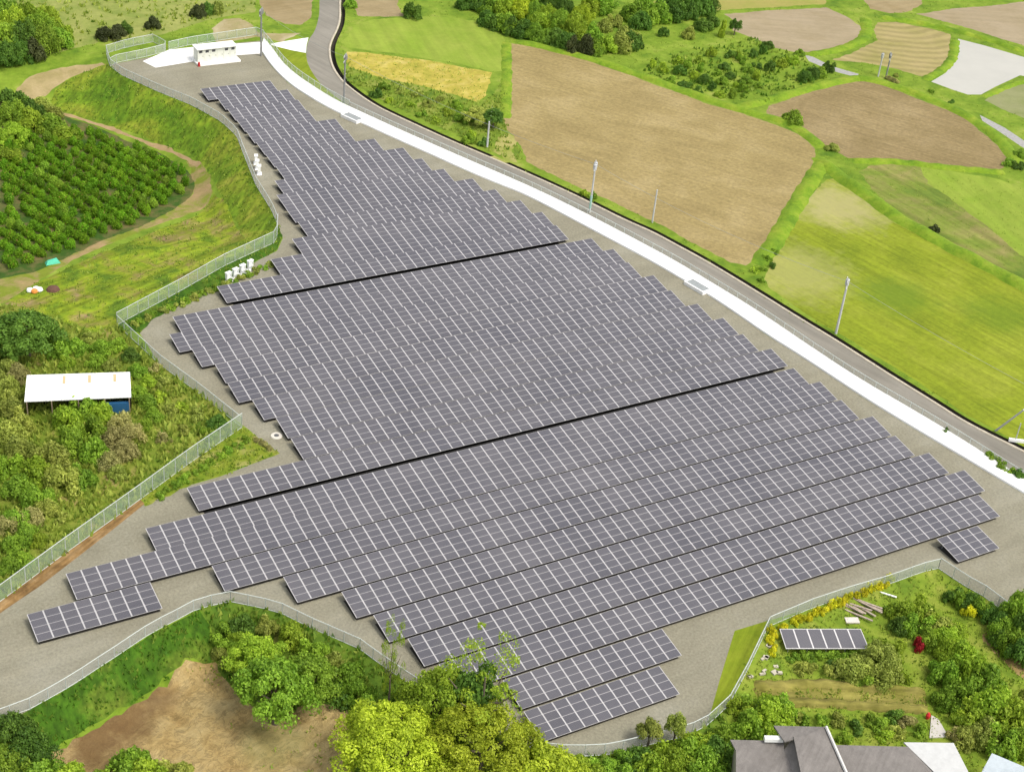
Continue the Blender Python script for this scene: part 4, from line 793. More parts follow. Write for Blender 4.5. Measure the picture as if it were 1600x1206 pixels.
# ------------------------------------------------------------------ plants
BK = {}
NTH = ['first']+ORD[1:]
def crown_mesh(cls, var):
    key = (cls, var)
    if key in BK: return BK[key]
    rg = np.random.default_rng(100+var*13+'SMLXWC'.index(cls)*7)
    nl, lobes, size, flat = {'S': (800, 8, .12, .8), 'M': (4200, 20, .06, .82), 'L': (12000, 55, .036, .8), 'X': (26000, 110, .023, .78), 'W': (4200, 46, .02, 1.0), 'C': (1500, 7, .085, .85)}[cls]
    # lobe centres spread over a dome
    ph = rg.uniform(0, 2*np.pi, lobes); u = rg.uniform(-.25, 1, lobes); rr = np.sqrt(1-np.clip(u, 0, 1)**2)*(rg.uniform(.35, .8, lobes) if cls not in 'LX' else rg.uniform(.45, .8, lobes))
    Lc = np.column_stack([rr*np.cos(ph), rr*np.sin(ph), u*.62*flat]); Lr = {'S': rg.uniform(.26, .44, lobes), 'M': rg.uniform(.2, .36, lobes), 'L': rg.uniform(.13, .25, lobes), 'X': rg.uniform(.09, .19, lobes), 'W': rg.uniform(.06, .2, lobes), 'C': rg.uniform(.38, .52, lobes)}[cls]
    if cls == 'C': Lc *= .62
    if cls in 'LX': Lc *= rg.uniform(.92, 1.22, lobes)[:, None]
    if cls == 'W':
        Lr = rg.uniform(.06, .2, lobes); Lc[:, 2] = rg.uniform(-.5, .8, lobes)
    Lt = rg.uniform(0, 1, lobes)
    li = rg.integers(0, lobes, nl); d = rg.normal(size=(nl, 3)); d /= np.linalg.norm(d, axis=1)[:, None]; d[:, 2] = np.where(d[:, 2] < -.3, -d[:, 2], d[:, 2])
    rad = Lr[li]*rg.uniform(.72, 1.08, nl)*(1+.16*np.sin(7*d[:, 0]+li)*np.cos(6*d[:, 1]))
    P = Lc[li]+d*rad[:, None]
    P[:, 2] += .12
    nrm = d+rg.normal(size=(nl, 3))*.55; nrm /= np.linalg.norm(nrm, axis=1)[:, None]
    a = np.cross(nrm, rg.normal(size=(nl, 3))); a /= np.linalg.norm(a, axis=1)[:, None]; b = np.cross(nrm, a)
    s = size*rg.uniform(.6, 1.35, nl)[:, None]
    V = np.stack([P+a*s, P+b*s*.6+nrm*s*.15, P-a*s, P-b*s*.6+nrm*s*.15], 1).reshape(-1, 3)
    F = np.arange(nl*4).reshape(-1, 4)
    tone = np.clip(.35*Lt[li]+.3*rg.random(nl)+.35*rg.random(nl)**2+.1, 0, 1)
    tone[rg.random(nl) < .012] = 1.0
    me = np_mesh('crown', V, F, [MATS['leaf_mid']], tone); BK[key] = me; return me
leaf_mat('leaf_mid', (.065, .16, .010), (.36, .54, .05))
leaf_mat('leaf_dark', (.028, .085, .012), (.18, .32, .04))
leaf_mat('leaf_bright', (.15, .24, .008), (.60, .70, .05))
leaf_mat('leaf_lime', (.11, .22, .012), (.46, .60, .05))
leaf_mat('leaf_olive', (.14, .20, .02), (.50, .55, .11))
leaf_mat('leaf_dry', (.20, .21, .05), (.56, .52, .19))
leaf_mat('leaf_yellow', (.30, .34, .01), (.85, .78, .04))
leaf_mat('leaf_red', (.20, .01, .012), (.48, .03, .05))
leaf_mat('leaf_shade', (.03, .045, .014), (.11, .13, .04))
leaf_mat('leaf_orchard', (.032, .115, .004), (.27, .50, .022), (.40, .24, .07))
bark = plain('bark', (.14, .11, .08), .9, 0, .3, 5); barkp = plain('bark_pale', (.42, .38, .30), .9, 0, .3, 5)
KM = dict(m='mid', d='dark', b='bright', l='lime', o='olive', y='dry', Y='yellow', R='red', s='shade', c='orchard')
NAMES = {'d': 'shrub', 'm': 'leafy_shrub', 'l': 'leafy_shrub', 'o': 'shrub', 'y': 'dry_shrub', 'Y': 'yellow_bush', 'R': 'red_shrub', 's': 'clipped_bush', 'b': 'shrub', 'c': 'citrus_bush'}
def bush(px, py, r, h, kind, label=None, group=None, cat='bush', cls=None, trunk=False, name='shrub', base=None, pale=False):
    B = base if base is not None else at1(px, py)
    cls = cls or ('S' if r < 1.4 else 'M' if r < 3.2 else 'L' if r < 5.8 else 'X'); var = random.randrange(4 if cls in 'SMC' else 3)
    me = crown_mesh(cls, var); rz = random.uniform(0, 6.28)
    if name == 'shrub': name = 'broadleaf_tree' if cat == 'tree' else (NAMES[kind] if r > .95 or kind in 'YRc' else 'weed_clump')
    if 'citrus' in (label or ''): name = 'citrus_bush'
    m = MATS['leaf_'+KM[kind]]
    if not trunk:
        o = link(name, me, None, B-[0, 0, .1]); o.scale = (r*random.uniform(.9, 1.1), r*random.uniform(.9, 1.1), h/.78); o.rotation_euler = (0, 0, rz)
        o.material_slots[0].link = 'OBJECT'; o.material_slots[0].material = m; return tag(o, label, cat, group)
    root = empty(name, B, label, cat, group)
    th = h*.42; c = link('crown', me, root, (0, 0, th)); c.scale = (r, r, (h-th)/.85); c.rotation_euler = (0, 0, rz); c.material_slots[0].link = 'OBJECT'; c.material_slots[0].material = m
    b = MB(); t0 = max(.1, r*.05); b.tube([(0, 0, -.3), (.05, .03, th*.5), (.0, .1, th*1.05), (.05, 0, th+(h-th)*.6)], [t0*1.4, t0, t0*.75, t0*.25], 8)
    for k in range(6):
        a = k*1.05+rz; l_ = r*.6; b.tube([(0, .05, th*(.75+.05*k)), (math.cos(a)*l_*.5, math.sin(a)*l_*.5, th*1.05+.1*k), (math.cos(a)*l_, math.sin(a)*l_, th+(h-th)*.45)], [t0*.6, t0*.4, t0*.12], 6)
    b.build('trunk', [barkp if pale else bark], root); return root
def many(L, label, group, cat='bush', **kw):
    n = len(L); order = sorted(range(n), key=lambda i: (L[i][0], L[i][1])); rank = {i: k for k, i in enumerate(order)}
    for i, e in enumerate(L):
        k = rank[i]; w = 'leftmost' if k == 0 else 'rightmost' if k == n-1 else f'{NTH[k]} from left' if k < n/2 else f'{NTH[n-1-k]} from right'
        bush(*e, label=f'{label}, {w}', group=group, cat=cat, **kw)

# bottom edge: the big trees
bush(600, 1226, 6.6, 9, 'b', 'big bright yellow-green camphor tree, the left one at the bottom edge', cat='tree', trunk=True)
bush(748, 1214, 6.2, 8.5, 'b', 'bright yellow-green camphor tree in front of the bottom fence', cat='tree', trunk=True)
bush(850, 1252, 4.6, 6, 'b', 'smaller yellow-green tree at the right of the bottom tree group', cat='tree', trunk=True)
bush(676, 1142, 4.2, 7.5, 'l', 'yellow-green tree crown rising behind the camphor trees to the panels', cat='tree', trunk=True, cls='L')
bush(430, 1128, 4.6, 7.5, 'm', 'fresh green tree right of the dug earth pit, largest of three', cat='tree', trunk=True, cls='L')
bush(478, 1100, 3.7, 6.0, 'm', 'fresh green tree right of the pit, rightmost of three', cat='tree', trunk=True, cls='L')
bush(396, 1062, 3.4, 5.2, 'l', 'light green tree right of the pit, leftmost of three', cat='tree', trunk=True, cls='L')
bush(738, 1132, 3.4, 7.5, 'd', 'slender dark green tree reaching over the front panels', cat='tree', trunk=True, cls='M')
bush(748, 1150, 6.0, 10.5, 'l', 'airy branches with sparse leaves across the front panels', cat='tree', trunk=True, cls='W')
bush(607, 1100, 1.7, 10.0, 'l', 'thin wispy sapling standing by the bottom fence', cat='tree', trunk=True, cls='W')
many([(348, 1000, 2.04, 1.87, 'm'), (380, 985, 1.87, 1.70, 'd'), (420, 985, 1.70, 1.70, 'o'), (455, 1000, 2.04, 1.87, 'l'), (490, 1025, 2.04, 2.04, 'm'), (520, 1045, 1.87, 1.87, 'o'), (545, 1065, 1.87, 2.04, 'm'), (560, 1100, 2.38, 2.55, 'm'), (530, 1090, 1.87, 1.70, 'd'), (345, 1030, 1.53, 1.36, 'o'), (375, 1015, 2.04, 2.04, 'l')],
     'leafy shrub between the bottom fence and the round green tree', 'shrubs behind the round green tree')
many([(22, 1165, 3.2, 3.4, 'd'), (40, 1190, 3.2, 3.6, 'd'), (10, 1205, 3.2, 3.2, 'm'), (65, 1225, 2.6, 2.6, 'm')], 'dark green shrub in the bottom left corner', 'shrubs in the bottom left corner')
many([(205, 1212, 2.6, 2.8, 'm'), (228, 1222, 2.4, 2.6, 'l'), (110, 1226, 2.4, 2, 'l'), (275, 1216, 1.9, 2.2, 'o'), (140, 1232, 2.4, 2, 'l')], 'bright shrub at the bottom edge below the pit', 'shrubs below the pit')
many([(806, 1192, 2.0, 1.8, 'd'), (830, 1202, 2.0, 1.8, 'd'), (870, 1205, 1.8, 1.5, 'm'), (905, 1203, 1.8, 1.5, 'l'), (940, 1204, 1.8, 1.6, 'm'), (975, 1200, 2.0, 1.8, 'm'), (1000, 1196, 2.0, 2, 'd'), (890, 1215, 2, 1.8, 'm'), (930, 1222, 2, 1.8, 'l')], 'low green shrub outside the curved bottom fence', 'shrubs outside the curved bottom fence')
many([(1020, 1205, 2.8, 3.0, 'l'), (1050, 1215, 3.2, 3.4, 'l'), (1075, 1195, 2.8, 3.2, 'm'), (1095, 1215, 3.2, 3.6, 'm'), (1115, 1195, 2.6, 3.4, 'd'), (1128, 1172, 2.4, 2.8, 'm'), (1090, 1172, 2.0, 2, 'l')], 'dense green shrub left of the hipped house', 'shrubs left of the hipped house')
bush(1012, 1165, 1.5, 3.4, 'o', 'small tree with orange tinged leaves before the bottom fence', cat='tree', trunk=True, cls='M'); bush(1052, 1160, 1.2, 3.8, 'o', 'thin stemmed small tree in the gap of the curved fence', cat='tree', trunk=True, cls='M')
many([(1168, 1148, 2.4, 2.8, 'm'), (1190, 1138, 2.6, 3, 'l'), (1178, 1118, 2.4, 2.4, 'm'), (1205, 1122, 2.4, 2.4, 'l'), (1155, 1112, 1.8, 1.6, 'l'), (1225, 1110, 1.8, 1.6, 'm')], 'leafy shrub above the left part of the grey tiled roof', 'shrubs above the grey tiled roof')
# garden
many([(x, 987-(x-1215)*.445-2*math.sin(x), .62, .85, 'Y') for x in range(1222, 1392, 8)], 'small yellow bush in the row along the garden fence', 'yellow bushes along the garden fence')
many([(1206+3*math.sin(y), y, .6, .8, 'Y') for y in range(985, 1024, 9)], 'small yellow bush beside the left end of the garden array', 'yellow bushes left of the garden array')
bush(1427, 1012, .95, 1.6, 'R', 'round deep red shrub in the middle of the garden'); bush(1513, 962, 1.0, 1.4, 'Y', 'single golden yellow shrub near the right garden hedge')
bush(1372, 1052, 3.3, 3.2, 'o', 'wide olive green bush below the garden array'); bush(1335, 1058, 2.6, 2.2, 'o', 'olive bush left of the wide garden bush', cat='bush'); bush(1408, 1068, 1.0, 1.4, 'l', 'little bright green bush right of the wide garden bush')
bush(1345, 1062, 2.2, 1.6, 'm', 'low green bush under the wide olive bush'); bush(1385, 1030, 2.4, 2.6, 'l', 'light green bush right of the garden array end')
many([(1296, 1052, 1.1, 1, 'o'), (1272, 1050, 1.1, 1, 'o'), (1250, 1048, 1.1, 1, 'o'), (1310, 1045, 1.2, 1.1, 'd')], 'low dull bush in the line under the garden array', 'low bushes under the garden array')
many([(1240+i*13, 1030-(i % 2)*6, 1.0, .7, 'm') for i in range(8)], 'low bright green plant shaded by the garden array', 'plants shaded by the garden array')
many([(1408, 968, 2.30, 2.13, 'l'), (1430, 985, 2.30, 2.30, 'm'), (1440, 965, 2.46, 2.46, 'l'), (1462, 985, 2.46, 2.30, 'o'), (1475, 1005, 1.97, 1.97, 'l'), (1448, 1005, 1.80, 1.80, 'm'), (1405, 985, 1.48, 1.64, 'd'), (1490, 990, 1.64, 1.48, 'l'), (1395, 950, 1.31, 1.15, 'm')], 'bushy shrub of the thicket above the red shrub', 'thicket above the red garden shrub')
many([(1488, 935, 1.36, 1.53, 'd'), (1502, 942, 1.44, 1.70, 'm'), (1516, 948, 1.53, 1.70, 'd'), (1530, 957, 1.53, 1.70, 'm'), (1545, 966, 1.53, 1.87, 'd'), (1558, 978, 1.70, 2.04, 'd'), (1566, 995, 1.87, 2.21, 'm'), (1578, 1012, 2.04, 2.55, 'm'), (1590, 1030, 2.21, 2.55, 'd'), (1582, 975, 2.21, 3.40, 'm'), (1598, 960, 2.21, 3.91, 'm'), (1560, 1005, 1.53, 1.70, 'd'), (1600, 1000, 2.21, 3.40, 'd')], 'dark green hedge shrub along the right garden fence', 'hedge along the right garden fence')
many([(1478, 1030, 1.97, 2.46, 'l'), (1500, 1040, 2.46, 2.95, 'l'), (1480, 1065, 2.46, 3.12, 'm'), (1512, 1068, 2.95, 3.61, 'l'), (1535, 1088, 2.95, 3.61, 'm'), (1500, 1098, 2.46, 2.95, 'm'), (1475, 1100, 1.80, 2.13, 'm'), (1545, 1122, 2.95, 3.44, 'l'), (1515, 1130, 2.30, 2.46, 'l'), (1575, 1138, 2.79, 3.28, 'l'), (1535, 1155, 2.30, 2.46, 'o'), (1565, 1170, 2.46, 2.95, 'm'), (1592, 1170, 2.46, 2.95, 'l'), (1600, 1110, 2.30, 2.46, 'o'), (1505, 1160, 1.80, 1.64, 'o')],
     'glossy yellow-green tree of the grove in the lower right garden', 'grove in the lower right garden', cat='tree')
many([(1240, 1122, 1.02, 0.94, 'o'), (1262, 1126, 1.02, 0.94, 'm'), (1285, 1130, 1.02, 0.94, 'm'), (1310, 1128, 1.10, 1.02, 'o'), (1330, 1138, 1.19, 1.02, 'd'), (1352, 1125, 1.10, 1.02, 'm'), (1372, 1135, 1.19, 1.02, 'm'), (1395, 1122, 1.10, 1.02, 'd'), (1415, 1130, 1.10, 1.02, 'y'), (1432, 1140, 1.10, 1.02, 'm'), (1318, 1155, 1.02, 0.94, 'm'), (1380, 1152, 1.10, 0.85, 'l'), (1402, 1148, 1.02, 0.85, 'o'), (1490, 1150, 1.02, 1.02, 'y')], 'small garden plant between the terraces and the roofs', 'plants between terraces and roofs')

# left side
bush(45, 556, 5.0, 6.2, 'd', 'big dark green tree left of the meadow, above the shed', cat='tree', trunk=True, cls='L'); bush(18, 565, 3.6, 5, 'd', 'dark tree at the left edge beside the big dark tree', cat='tree', trunk=True); bush(88, 553, 2.6, 3, 'm', 'medium green tree right of the big dark tree', cat='tree')
many([(120, 548, 1.8, 1.6, 'm'), (140, 535, 1.6, 1.4, 'o'), (160, 550, 1.8, 1.6, 'm'), (185, 545, 1.6, 1.4, 'm'), (205, 560, 1.6, 1.4, 'd'), (150, 570, 1.6, 1.4, 'm'), (175, 575, 1.4, 1.2, 'o'), (215, 585, 1.6, 1.4, 'm'), (232, 600, 1.4, 1.2, 'l'), (105, 572, 1.5, 1.4, 'l'), (240, 575, 1.2, 1, 'y'), (255, 600, 1.2, 1, 'o')], 'low scrub bush between the white shed and the left fence corner', 'scrub above the white shed')
many([(215, 620, 1.6, 1.4, 'm'), (230, 635, 1.7, 1.5, 'm'), (250, 625, 1.3, 1.1, 'l'), (240, 655, 1.6, 1.4, 'm'), (265, 645, 1.3, 1, 'o'), (225, 670, 1.4, 1.2, 'l'), (285, 640, 1.2, 1, 'l'), (310, 650, 1.3, 1.1, 'o'), (340, 665, 1.6, 1.3, 'd'), (325, 680, 1.3, 1.1, 'm'), (280, 675, 1.2, 1, 'o'), (255, 690, 1.2, 1, 'y')], 'low green bush right of the white shed', 'bushes right of the white shed')
many([(130, 650, 2.38, 2.72, 'm'), (158, 655, 2.04, 2.21, 'l'), (105, 668, 2.38, 2.55, 'l'), (140, 685, 2.72, 3.06, 'm'), (112, 705, 2.55, 2.89, 'm'), (150, 718, 2.38, 2.55, 'm'), (82, 730, 2.72, 2.89, 'o'), (60, 755, 2.72, 3.06, 'l'), (95, 765, 2.72, 2.89, 'o'), (130, 755, 2.21, 2.21, 'm'), (35, 670, 2.21, 2.55, 'o'), (15, 690, 2.38, 2.55, 'o'), (30, 715, 2.38, 2.72, 'o'), (12, 740, 2.38, 2.55, 'm'), (30, 775, 2.38, 2.55, 'm'), (58, 790, 2.21, 2.21, 'm'), (20, 650, 2.04, 2.21, 'o'), (15, 620, 2.04, 2.55, 'o'), (28, 600, 2.04, 2.55, 'y'), (14, 590, 1.87, 2.55, 'o')],
     'tangled tree of the thicket below the white shed', 'thicket below the white shed', cat='tree')
many([(190, 670, 2.0, 2.2, 'y'), (205, 690, 2.0, 2.2, 'y'), (180, 700, 2.2, 2.4, 'y'), (195, 715, 2.0, 2, 'y'), (172, 730, 1.8, 1.8, 'y'), (185, 745, 1.5, 1.4, 'o')], 'dry straw coloured shrub at the right of the thicket', 'dry shrubs right of the thicket')
many([(75, 800, 1.6, 1.5, 'o'), (50, 815, 1.6, 1.6, 'y'), (25, 820, 1.8, 1.8, 'm'), (40, 845, 1.8, 1.8, 'm'), (20, 860, 1.8, 1.8, 'm'), (60, 850, 1.4, 1.2, 'l'), (15, 890, 1.7, 1.6, 'm'), (35, 880, 1.5, 1.3, 'm'), (95, 815, 1.2, 1.1, 'o'), (8, 830, 1.8, 1.8, 'y')], 'low bush between the thicket and the tall green fence', 'bushes by the tall green fence')
many([(400+i*3.5, 688+i*2.2, .5, .5, 'y') for i in range(8)]+[(385-i*14, 688+i*9.0, .8, .7, 'm') for i in range(11)], 'small weed clump in the weedy corner inside the green fence', 'weeds in the corner inside the green fence')
many([(195+i*12, 514-i*5.2, .9, .7, 'o' if i % 2 else 'm') for i in range(20)], 'small weed bush along the inside of the green fence', 'weeds inside the upper green fence')
# beside the orchard
many([(22, 190, 3.4, 3.6, 'm'), (50, 200, 3.0, 3.2, 'l'), (20, 225, 3.4, 3.4, 'l'), (50, 190, 3.0, 3.4, 'd'), (80, 205, 2.8, 2.8, 'm'), (100, 218, 2.6, 2.2, 'l'), (65, 175, 2.4, 2.4, 'o'), (35, 170, 2.6, 3, 'd'), (85, 186, 2.0, 2.0, 'o'), (15, 165, 2.6, 2.8, 'd'), (15, 255, 2.6, 2.4, 'l')], 'large bushy tree at the top left of the orchard', 'trees at the top of the orchard', cat='tree')
ORCH = poly_w([(2, 215), (60, 215), (105, 205), (150, 206), (200, 229), (245, 245), (285, 268), (300, 285), (292, 300), (262, 322), (212, 348), (155, 370), (106, 394), (60, 414), (2, 420)])
mn, mx = ORCH.min(0), ORCH.max(0); cand = []
for gx in np.arange(mn[0]-8, mx[0]+8, 2.5):
    for gy in np.arange(mn[1]-8, mx[1]+8, 1.95):
        p = np.array([gx, gy])
        cand.append(p+rng.normal(size=2)*.13)
# rotate the planting grid a little so that its lines run with the orchard edge
cand = np.array(cand); ctr = ORCH.mean(0); a0 = .35; Rm = np.array([[math.cos(a0), -math.sin(a0)], [math.sin(a0), math.cos(a0)]]); cand = (cand-ctr)@Rm.T+ctr
cand = cand[inside(cand, ORCH)]; cz = terrain(cand); pc = proj(np.column_stack([cand, cz])); o_ = np.argsort(-pc[:, 1]); cand, cz = cand[o_], cz[o_]
keep = rng.random(len(cand)) > .035; cand, cz = cand[keep], cz[keep]
print('orchard', len(cand))
for i in range(min(298, len(cand))):
    r = rng.uniform(1.0, 1.2)
    bush(0, 0, r, rng.uniform(1.35, 1.8), 'c' if rng.random() > .12 else 'm', label='glossy dark green citrus bush in the planted orchard', group='citrus bushes planted in the orchard', base=np.array([*cand[i], cz[i]]), cls='C')
# far-left wood and round bushes
many([(20, 55, 4.0, 5, 'l'), (45, 48, 4.0, 5, 'l'), (75, 45, 3.6, 4, 'l'), (15, 85, 4.0, 5.5, 'm'), (40, 80, 4.0, 5.5, 'd'), (30, 96, 3.2, 4, 'd'), (70, 80, 3.6, 4.5, 'm'), (90, 74, 3.0, 3.2, 'm'), (12, 100, 3.2, 4, 'd'), (95, 60, 3, 3, 'l'), (10, 40, 4, 5, 'm'), (60, 62, 3.6, 5, 'm')], 'leafy tree of the wood in the top left corner', 'wood in the top left corner', cat='tree')
bush(55, 92, 2.6, 3.6, 's', 'round brownish bush at the foot of the top left wood')
bush(168, 62, 2.5, 2.2, 's', 'wide dark clipped bush on the grass, left of the two', cls='M'); bush(184, 57, 2.0, 2.2, 's', 'dark clipped bush touching the wide one on its right', cls='M'); bush(196, 52, 1.6, 2, 'd', 'greyish bush behind the dark clipped pair'); bush(239, 45, 1.8, 2.3, 's', 'single round dark bush above the concrete pad', cls='M')
bush(311, 26, 2.0, 2.5, 's', 'dark bush at the top edge above the pad, left one', cls='M'); bush(325, 22, 1.6, 2.2, 'd', 'dark bush at the top edge above the pad, middle one'); bush(341, 20, 1.7, 2.1, 'o', 'olive bush at the top edge above the pad, right one')
# top middle wood
TW = [(760, 40, 2.6, 3, 'd'), (775, 45, 2.6, 3, 'd'), (790, 50, 2.8, 3.4, 'm'), (803, 55, 2.8, 3.8, 'd'), (818, 58, 2.6, 3, 'd'), (835, 62, 2.6, 3, 'm'), (852, 66, 2.4, 2.6, 'm'), (868, 70, 2.4, 3, 'd'), (884, 78, 2.6, 3.2, 'd'), (900, 82, 2.6, 3.4, 's'), (915, 84, 2.6, 3.4, 's'), (932, 84, 2.6, 3.2, 'm'), (948, 82, 2.6, 3.2, 'l'), (968, 80, 2.8, 3.4, 'o'), (985, 76, 2.8, 3.2, 'd'), (975, 68, 2.6, 3.2, 'o'), (995, 62, 1.4, 1.6, 'o'),
      (770, 24, 3, 3.6, 'm'), (790, 28, 3.2, 4, 'l'), (812, 30, 3.2, 4.4, 'b'), (835, 34, 3.2, 4, 'm'), (855, 40, 3.2, 4, 'l'), (840, 48, 2.8, 3.4, 'l'), (875, 48, 3.2, 4, 'm'), (895, 52, 3.2, 4, 'l'), (905, 40, 3.2, 4, 'b'), (880, 28, 3.2, 4, 'd'), (860, 20, 3.2, 4.4, 'd'), (900, 66, 2.8, 3.4, 'l'), (925, 66, 2.8, 3.4, 'm'), (920, 22, 3.2, 4, 'l'), (940, 20, 3.2, 4, 'm'), (750, 14, 3, 3.6, 'd'), (725, 12, 2.6, 3, 'd'), (820, 12, 3.2, 4.4, 'l'),
      (945, 48, 2.0, 2.2, 'o'), (960, 40, 2.2, 2.4, 'o'), (990, 30, 3, 3.6, 'm'), (1005, 24, 3, 3.6, 'm'), (1015, 40, 2.8, 3.4, 'm'), (1000, 45, 2.6, 3.2, 'd'), (1030, 34, 3, 3.8, 'm'), (1050, 32, 3, 3.6, 'd'), (1075, 28, 2.8, 3.4, 'd'), (1095, 24, 2.8, 3.4, 'd'), (1070, 16, 3, 3.6, 'd'), (1040, 18, 3, 3.6, 'd'), (1110, 20, 2.4, 3, 'd')]
many(TW, 'bushy tree of the wood above the big ploughed field', 'wood above the big ploughed field', cat='tree')
bush(1098, 46, 2.4, 2.0, 'd', 'dark oval bush at the right end of the wood'); bush(1112, 40, 2.0, 2.2, 'd', 'dark bush touching the oval bush at the wood end'); bush(1076, 60, 1.7, 2.2, 'o', 'round olive bush standing alone on the grass below the wood'); bush(1037, 58, 1.3, 1.8, 'd', 'small dark bush on the grass below the wood')
bush(1147, 55, 1.6, 3.6, 'd', 'single small tree at the left edge of the upper ploughed field', cat='tree', trunk=True, cls='M'); bush(1127, 58, 1.0, 3.2, 'l', 'narrow light green tree left of the single small tree', cat='tree')
bush(643, 28, 2.4, 2.8, 'd', 'dark bush at the top edge left of the wood'); bush(548, 12, 1.4, 1.6, 'm', 'small bush right of the upper road'); 
SC = [(1020, 105), (1035, 112), (1058, 100), (1062, 118), (1075, 105), (1085, 122), (1095, 112), (1100, 130), (1112, 140), (1120, 118), (1128, 132), (1140, 122), (1150, 138), (1165, 130), (1160, 145), (1180, 125), (1185, 138), (1132, 108), (1110, 88), (1150, 92), (1158, 98), (1140, 90), (1178, 88), (1190, 84), (1200, 76), (1205, 104), (1212, 102), (1222, 104), (1232, 98), (1248, 86), (1170, 112), (1092, 98), (1048, 128), (1070, 135), (1090, 145), (1145, 152), (1125, 150), (1240, 100), (1202, 112), (1180, 105)]
many([(x, y, rng.uniform(.9, 1.7), rng.uniform(.9, 1.9), 'md'[int(rng.integers(2))] if rng.random() > .3 else 'l') for x, y in SC], 'small bush scattered over the green scrub slope right of the wood', 'bushes on the scrub slope')
many([(1257, 128, 1.8, 2, 'd'), (1270, 122, 1.6, 2, 'd'), (1282, 120, 1.6, 1.8, 'm'), (1294, 112, 1.8, 2.2, 'd'), (1262, 118, 1.4, 1.6, 'm')], 'dark green bush in the cluster below the farm track', 'bush cluster below the farm track')
bush(1240, 193, 2.2, 2.2, 'm', 'bright round bush on the strip left of the right ploughed field', cls='M'); bush(1300, 235, 1.5, 1.3, 'o', 'pale olive bush at the left tip of the right ploughed field'); bush(1228, 190, 1.5, 1.6, 'm', 'small bush touching the bright round bush')
bush(1456, 362, 1.1, 1.3, 's', 'tiny dark bush in the rough field at right')
many([(1388+i*3, 124+i*1.4, .7, .7, 'y') for i in range(5)]+[(1455, 145, .8, .8, 'm'), (1485, 160, .8, .8, 'd'), (1400, 120, .8, .7, 'o')], 'small weed clump at the field edge under the pair of poles', 'weeds under the pair of poles')
many([(600, 140, 1.2, 1.2, 'm'), (588, 150, 1.3, 1.8, 'd'), (625, 145, 1.2, 1.1, 'o'), (650, 150, 1.3, 1.1, 'o'), (640, 168, 1.2, 1.1, 'l'), (668, 165, 1.4, 1.2, 'o'), (690, 160, 1.3, 1.2, 'o'), (700, 178, 1.3, 1.1, 'l'), (712, 168, 1.4, 1.4, 'm'), (660, 182, 1.2, 1, 'm'), (680, 192, 1.2, 1, 'l'), (610, 160, 1.0, .9, 'l'), (730, 222, 1.4, 1.6, 'm'), (738, 214, 1.2, 1.3, 'l'), (757, 226, 1.2, 1.2, 'd')], 'low weed bush between the road ditch and the golden field', 'weeds between road and golden field')
bush(745, 195, 2.8, 3.0, 'o', 'loose olive tree with reddish twigs beside the ploughed field', cat='tree', trunk=True, cls='L'); bush(770, 200, 2.4, 3.4, 'd', 'dark green tree touching the left edge of the ploughed field', cat='tree', trunk=True, cls='M'); bush(725, 188, 2.2, 2.4, 'm', 'small green tree below the golden field corner', cat='tree', cls='M')
bush(926, 312, .8, 1.5, 'm', 'little vine clump growing on the pole with green sleeve'); bush(913, 306, .9, 1.0, 'l', 'small bright bush left of the pole with green sleeve')
many([(1545, 718, .9, 1.2, 'm'), (1555, 722, .9, 1.0, 'l'), (1565, 732, .8, 1.0, 'm'), (1578, 738, .9, 1.1, 'm'), (1590, 745, .9, 1.1, 'd'), (1478, 676, .6, .8, 'd')], 'small roadside bush between the white strip and the lower road', 'bushes on the lower roadside')
many([(1592, 245, 1.6, 1.5, 'm'), (1575, 258, 1.4, 1.2, 'm'), (1590, 262, 1.5, 1.3, 'd')], 'bush at the right tip of the right ploughed field', 'bushes at the right field tip')
many([(1192, 425, .9, .9, 'm'), (1180, 425, .9, .8, 'l'), (1198, 408, .9, .9, 'm'), (1205, 418, .8, .8, 'd'), (1190, 440, .8, .7, 'm'), (1210, 395, .8, .8, 'm')], 'small bush on the green strip between the brown and green fields', 'bushes between brown and green field')

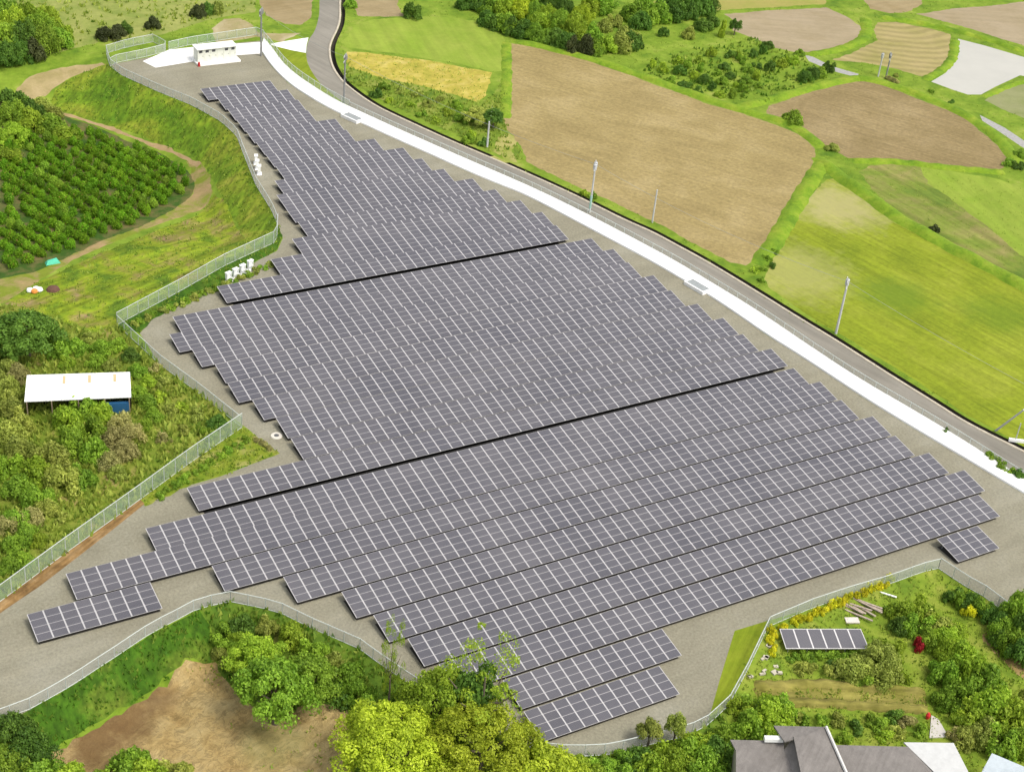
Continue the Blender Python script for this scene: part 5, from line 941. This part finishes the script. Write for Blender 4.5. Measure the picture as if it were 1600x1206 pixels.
# ------------------------------------------------------------------ grass tufts (ground cover)
def tufts(name, specs, mats_tones):
    Vs, Ts = [], []
    for poly, dens_, hmin, hmax, mix in specs:
        P = poly_w(poly) if not isinstance(poly, np.ndarray) else poly
        mn, mx = P.min(0), P.max(0); mn = np.maximum(mn, [-80, -60]); mx = np.minimum(mx, [260, 300]); n = int((mx-mn).prod()*dens_)
        q = rng.uniform(mn, mx, (n, 2)); q = q[inside(q, P)]
        if dens_ in (.45, .46):
            for ex in ALLP: q = q[~inside(q, ex)]
        for b in range(3):
            qq = q+rng.normal(size=q.shape)*.18; z = terrain(qq); k = len(qq); h = rng.uniform(hmin, hmax, k); a = rng.uniform(0, 6.28, k); w = h*.45
            dx, dy = np.cos(a)*w, np.sin(a)*w; lx, ly = rng.normal(size=k)*h*.35, rng.normal(size=k)*h*.35
            V = np.stack([np.column_stack([qq[:, 0]-dx, qq[:, 1]-dy, z-.05]), np.column_stack([qq[:, 0]+dx, qq[:, 1]+dy, z-.05]), np.column_stack([qq[:, 0]+lx, qq[:, 1]+ly, z+h])], 1).reshape(-1, 3)
            Vs.append(V); Ts.append(np.clip(rng.normal(mix, .2, k), 0, 1))
    V = np.vstack(Vs); T = np.concatenate(Ts); F = np.arange(len(V)).reshape(-1, 3); print(name, len(F))
    tag(link(name, np_mesh(name, V, F, [mats_tones], T)), kind='stuff')
ALLP = [poly_w(p) for n, k, p in GR]+[poly_w(YARD), ROADP, np.vstack([ditch_in, ditch_out[::-1]])]+[poly_w(STRIP[-1][2]), poly_w(STRIP[-2][2]), poly_w(STRIP[-3][2])]
leaf_mat('blade', (.07, .17, .010), (.42, .47, .08))
g = {n+k: p for n, k, p in GR}
tufts('grass', [(g['grass_slopebank'], 1.3, .15, .4, .38), ([(250, 1020), (345, 1020), (370, 1075), (300, 1060)], 1.2, .15, .35, .6), ([(350, 1120), (560, 1100), (560, 1240), (420, 1240)], .5, .15, .4, .6), (g['grass_slopebanklow'], 2.6, .15, .45, .15), (g['scrub_groundscrub'], 3.4, .25, .85, .65), (g['left_meadowleftmeadow'], 1.5, .12, .35, .5), (g['hill_scrubhillgrass'], .35, .3, .8, .6),
  (g['weedy_vergeverge'], 1.6, .2, .6, .5), (g['golden_fieldgolden'], .8, .15, .35, .95), (g['gardengarden'], 3.0, .12, .4, .55), (g['understoreygarden2'], 3.5, .2, .7, .3), (STRIP[1][2], 2.0, .15, .4, .4), (STRIP[2][2], 3.0, .15, .45, .5),
  ([(-100, 40), (170, 90), (420, 60), (470, -10), (-100, -10)], .46, .15, .35, .45), ([(520, -20), (1650, -20), (1650, 700), (1400, 600), (900, 320), (560, 140), (520, 60)], .45, .1, .28, .45),
  ([(1020, 90), (1180, 60), (1290, 110), (1200, 165), (1000, 122)], .6, .3, .8, .25), (g['rough_fieldmixed'], .5, .08, .22, .5), (g['garden_terraceterrace'], 2.5, .1, .3, .8)], MATS['blade'])
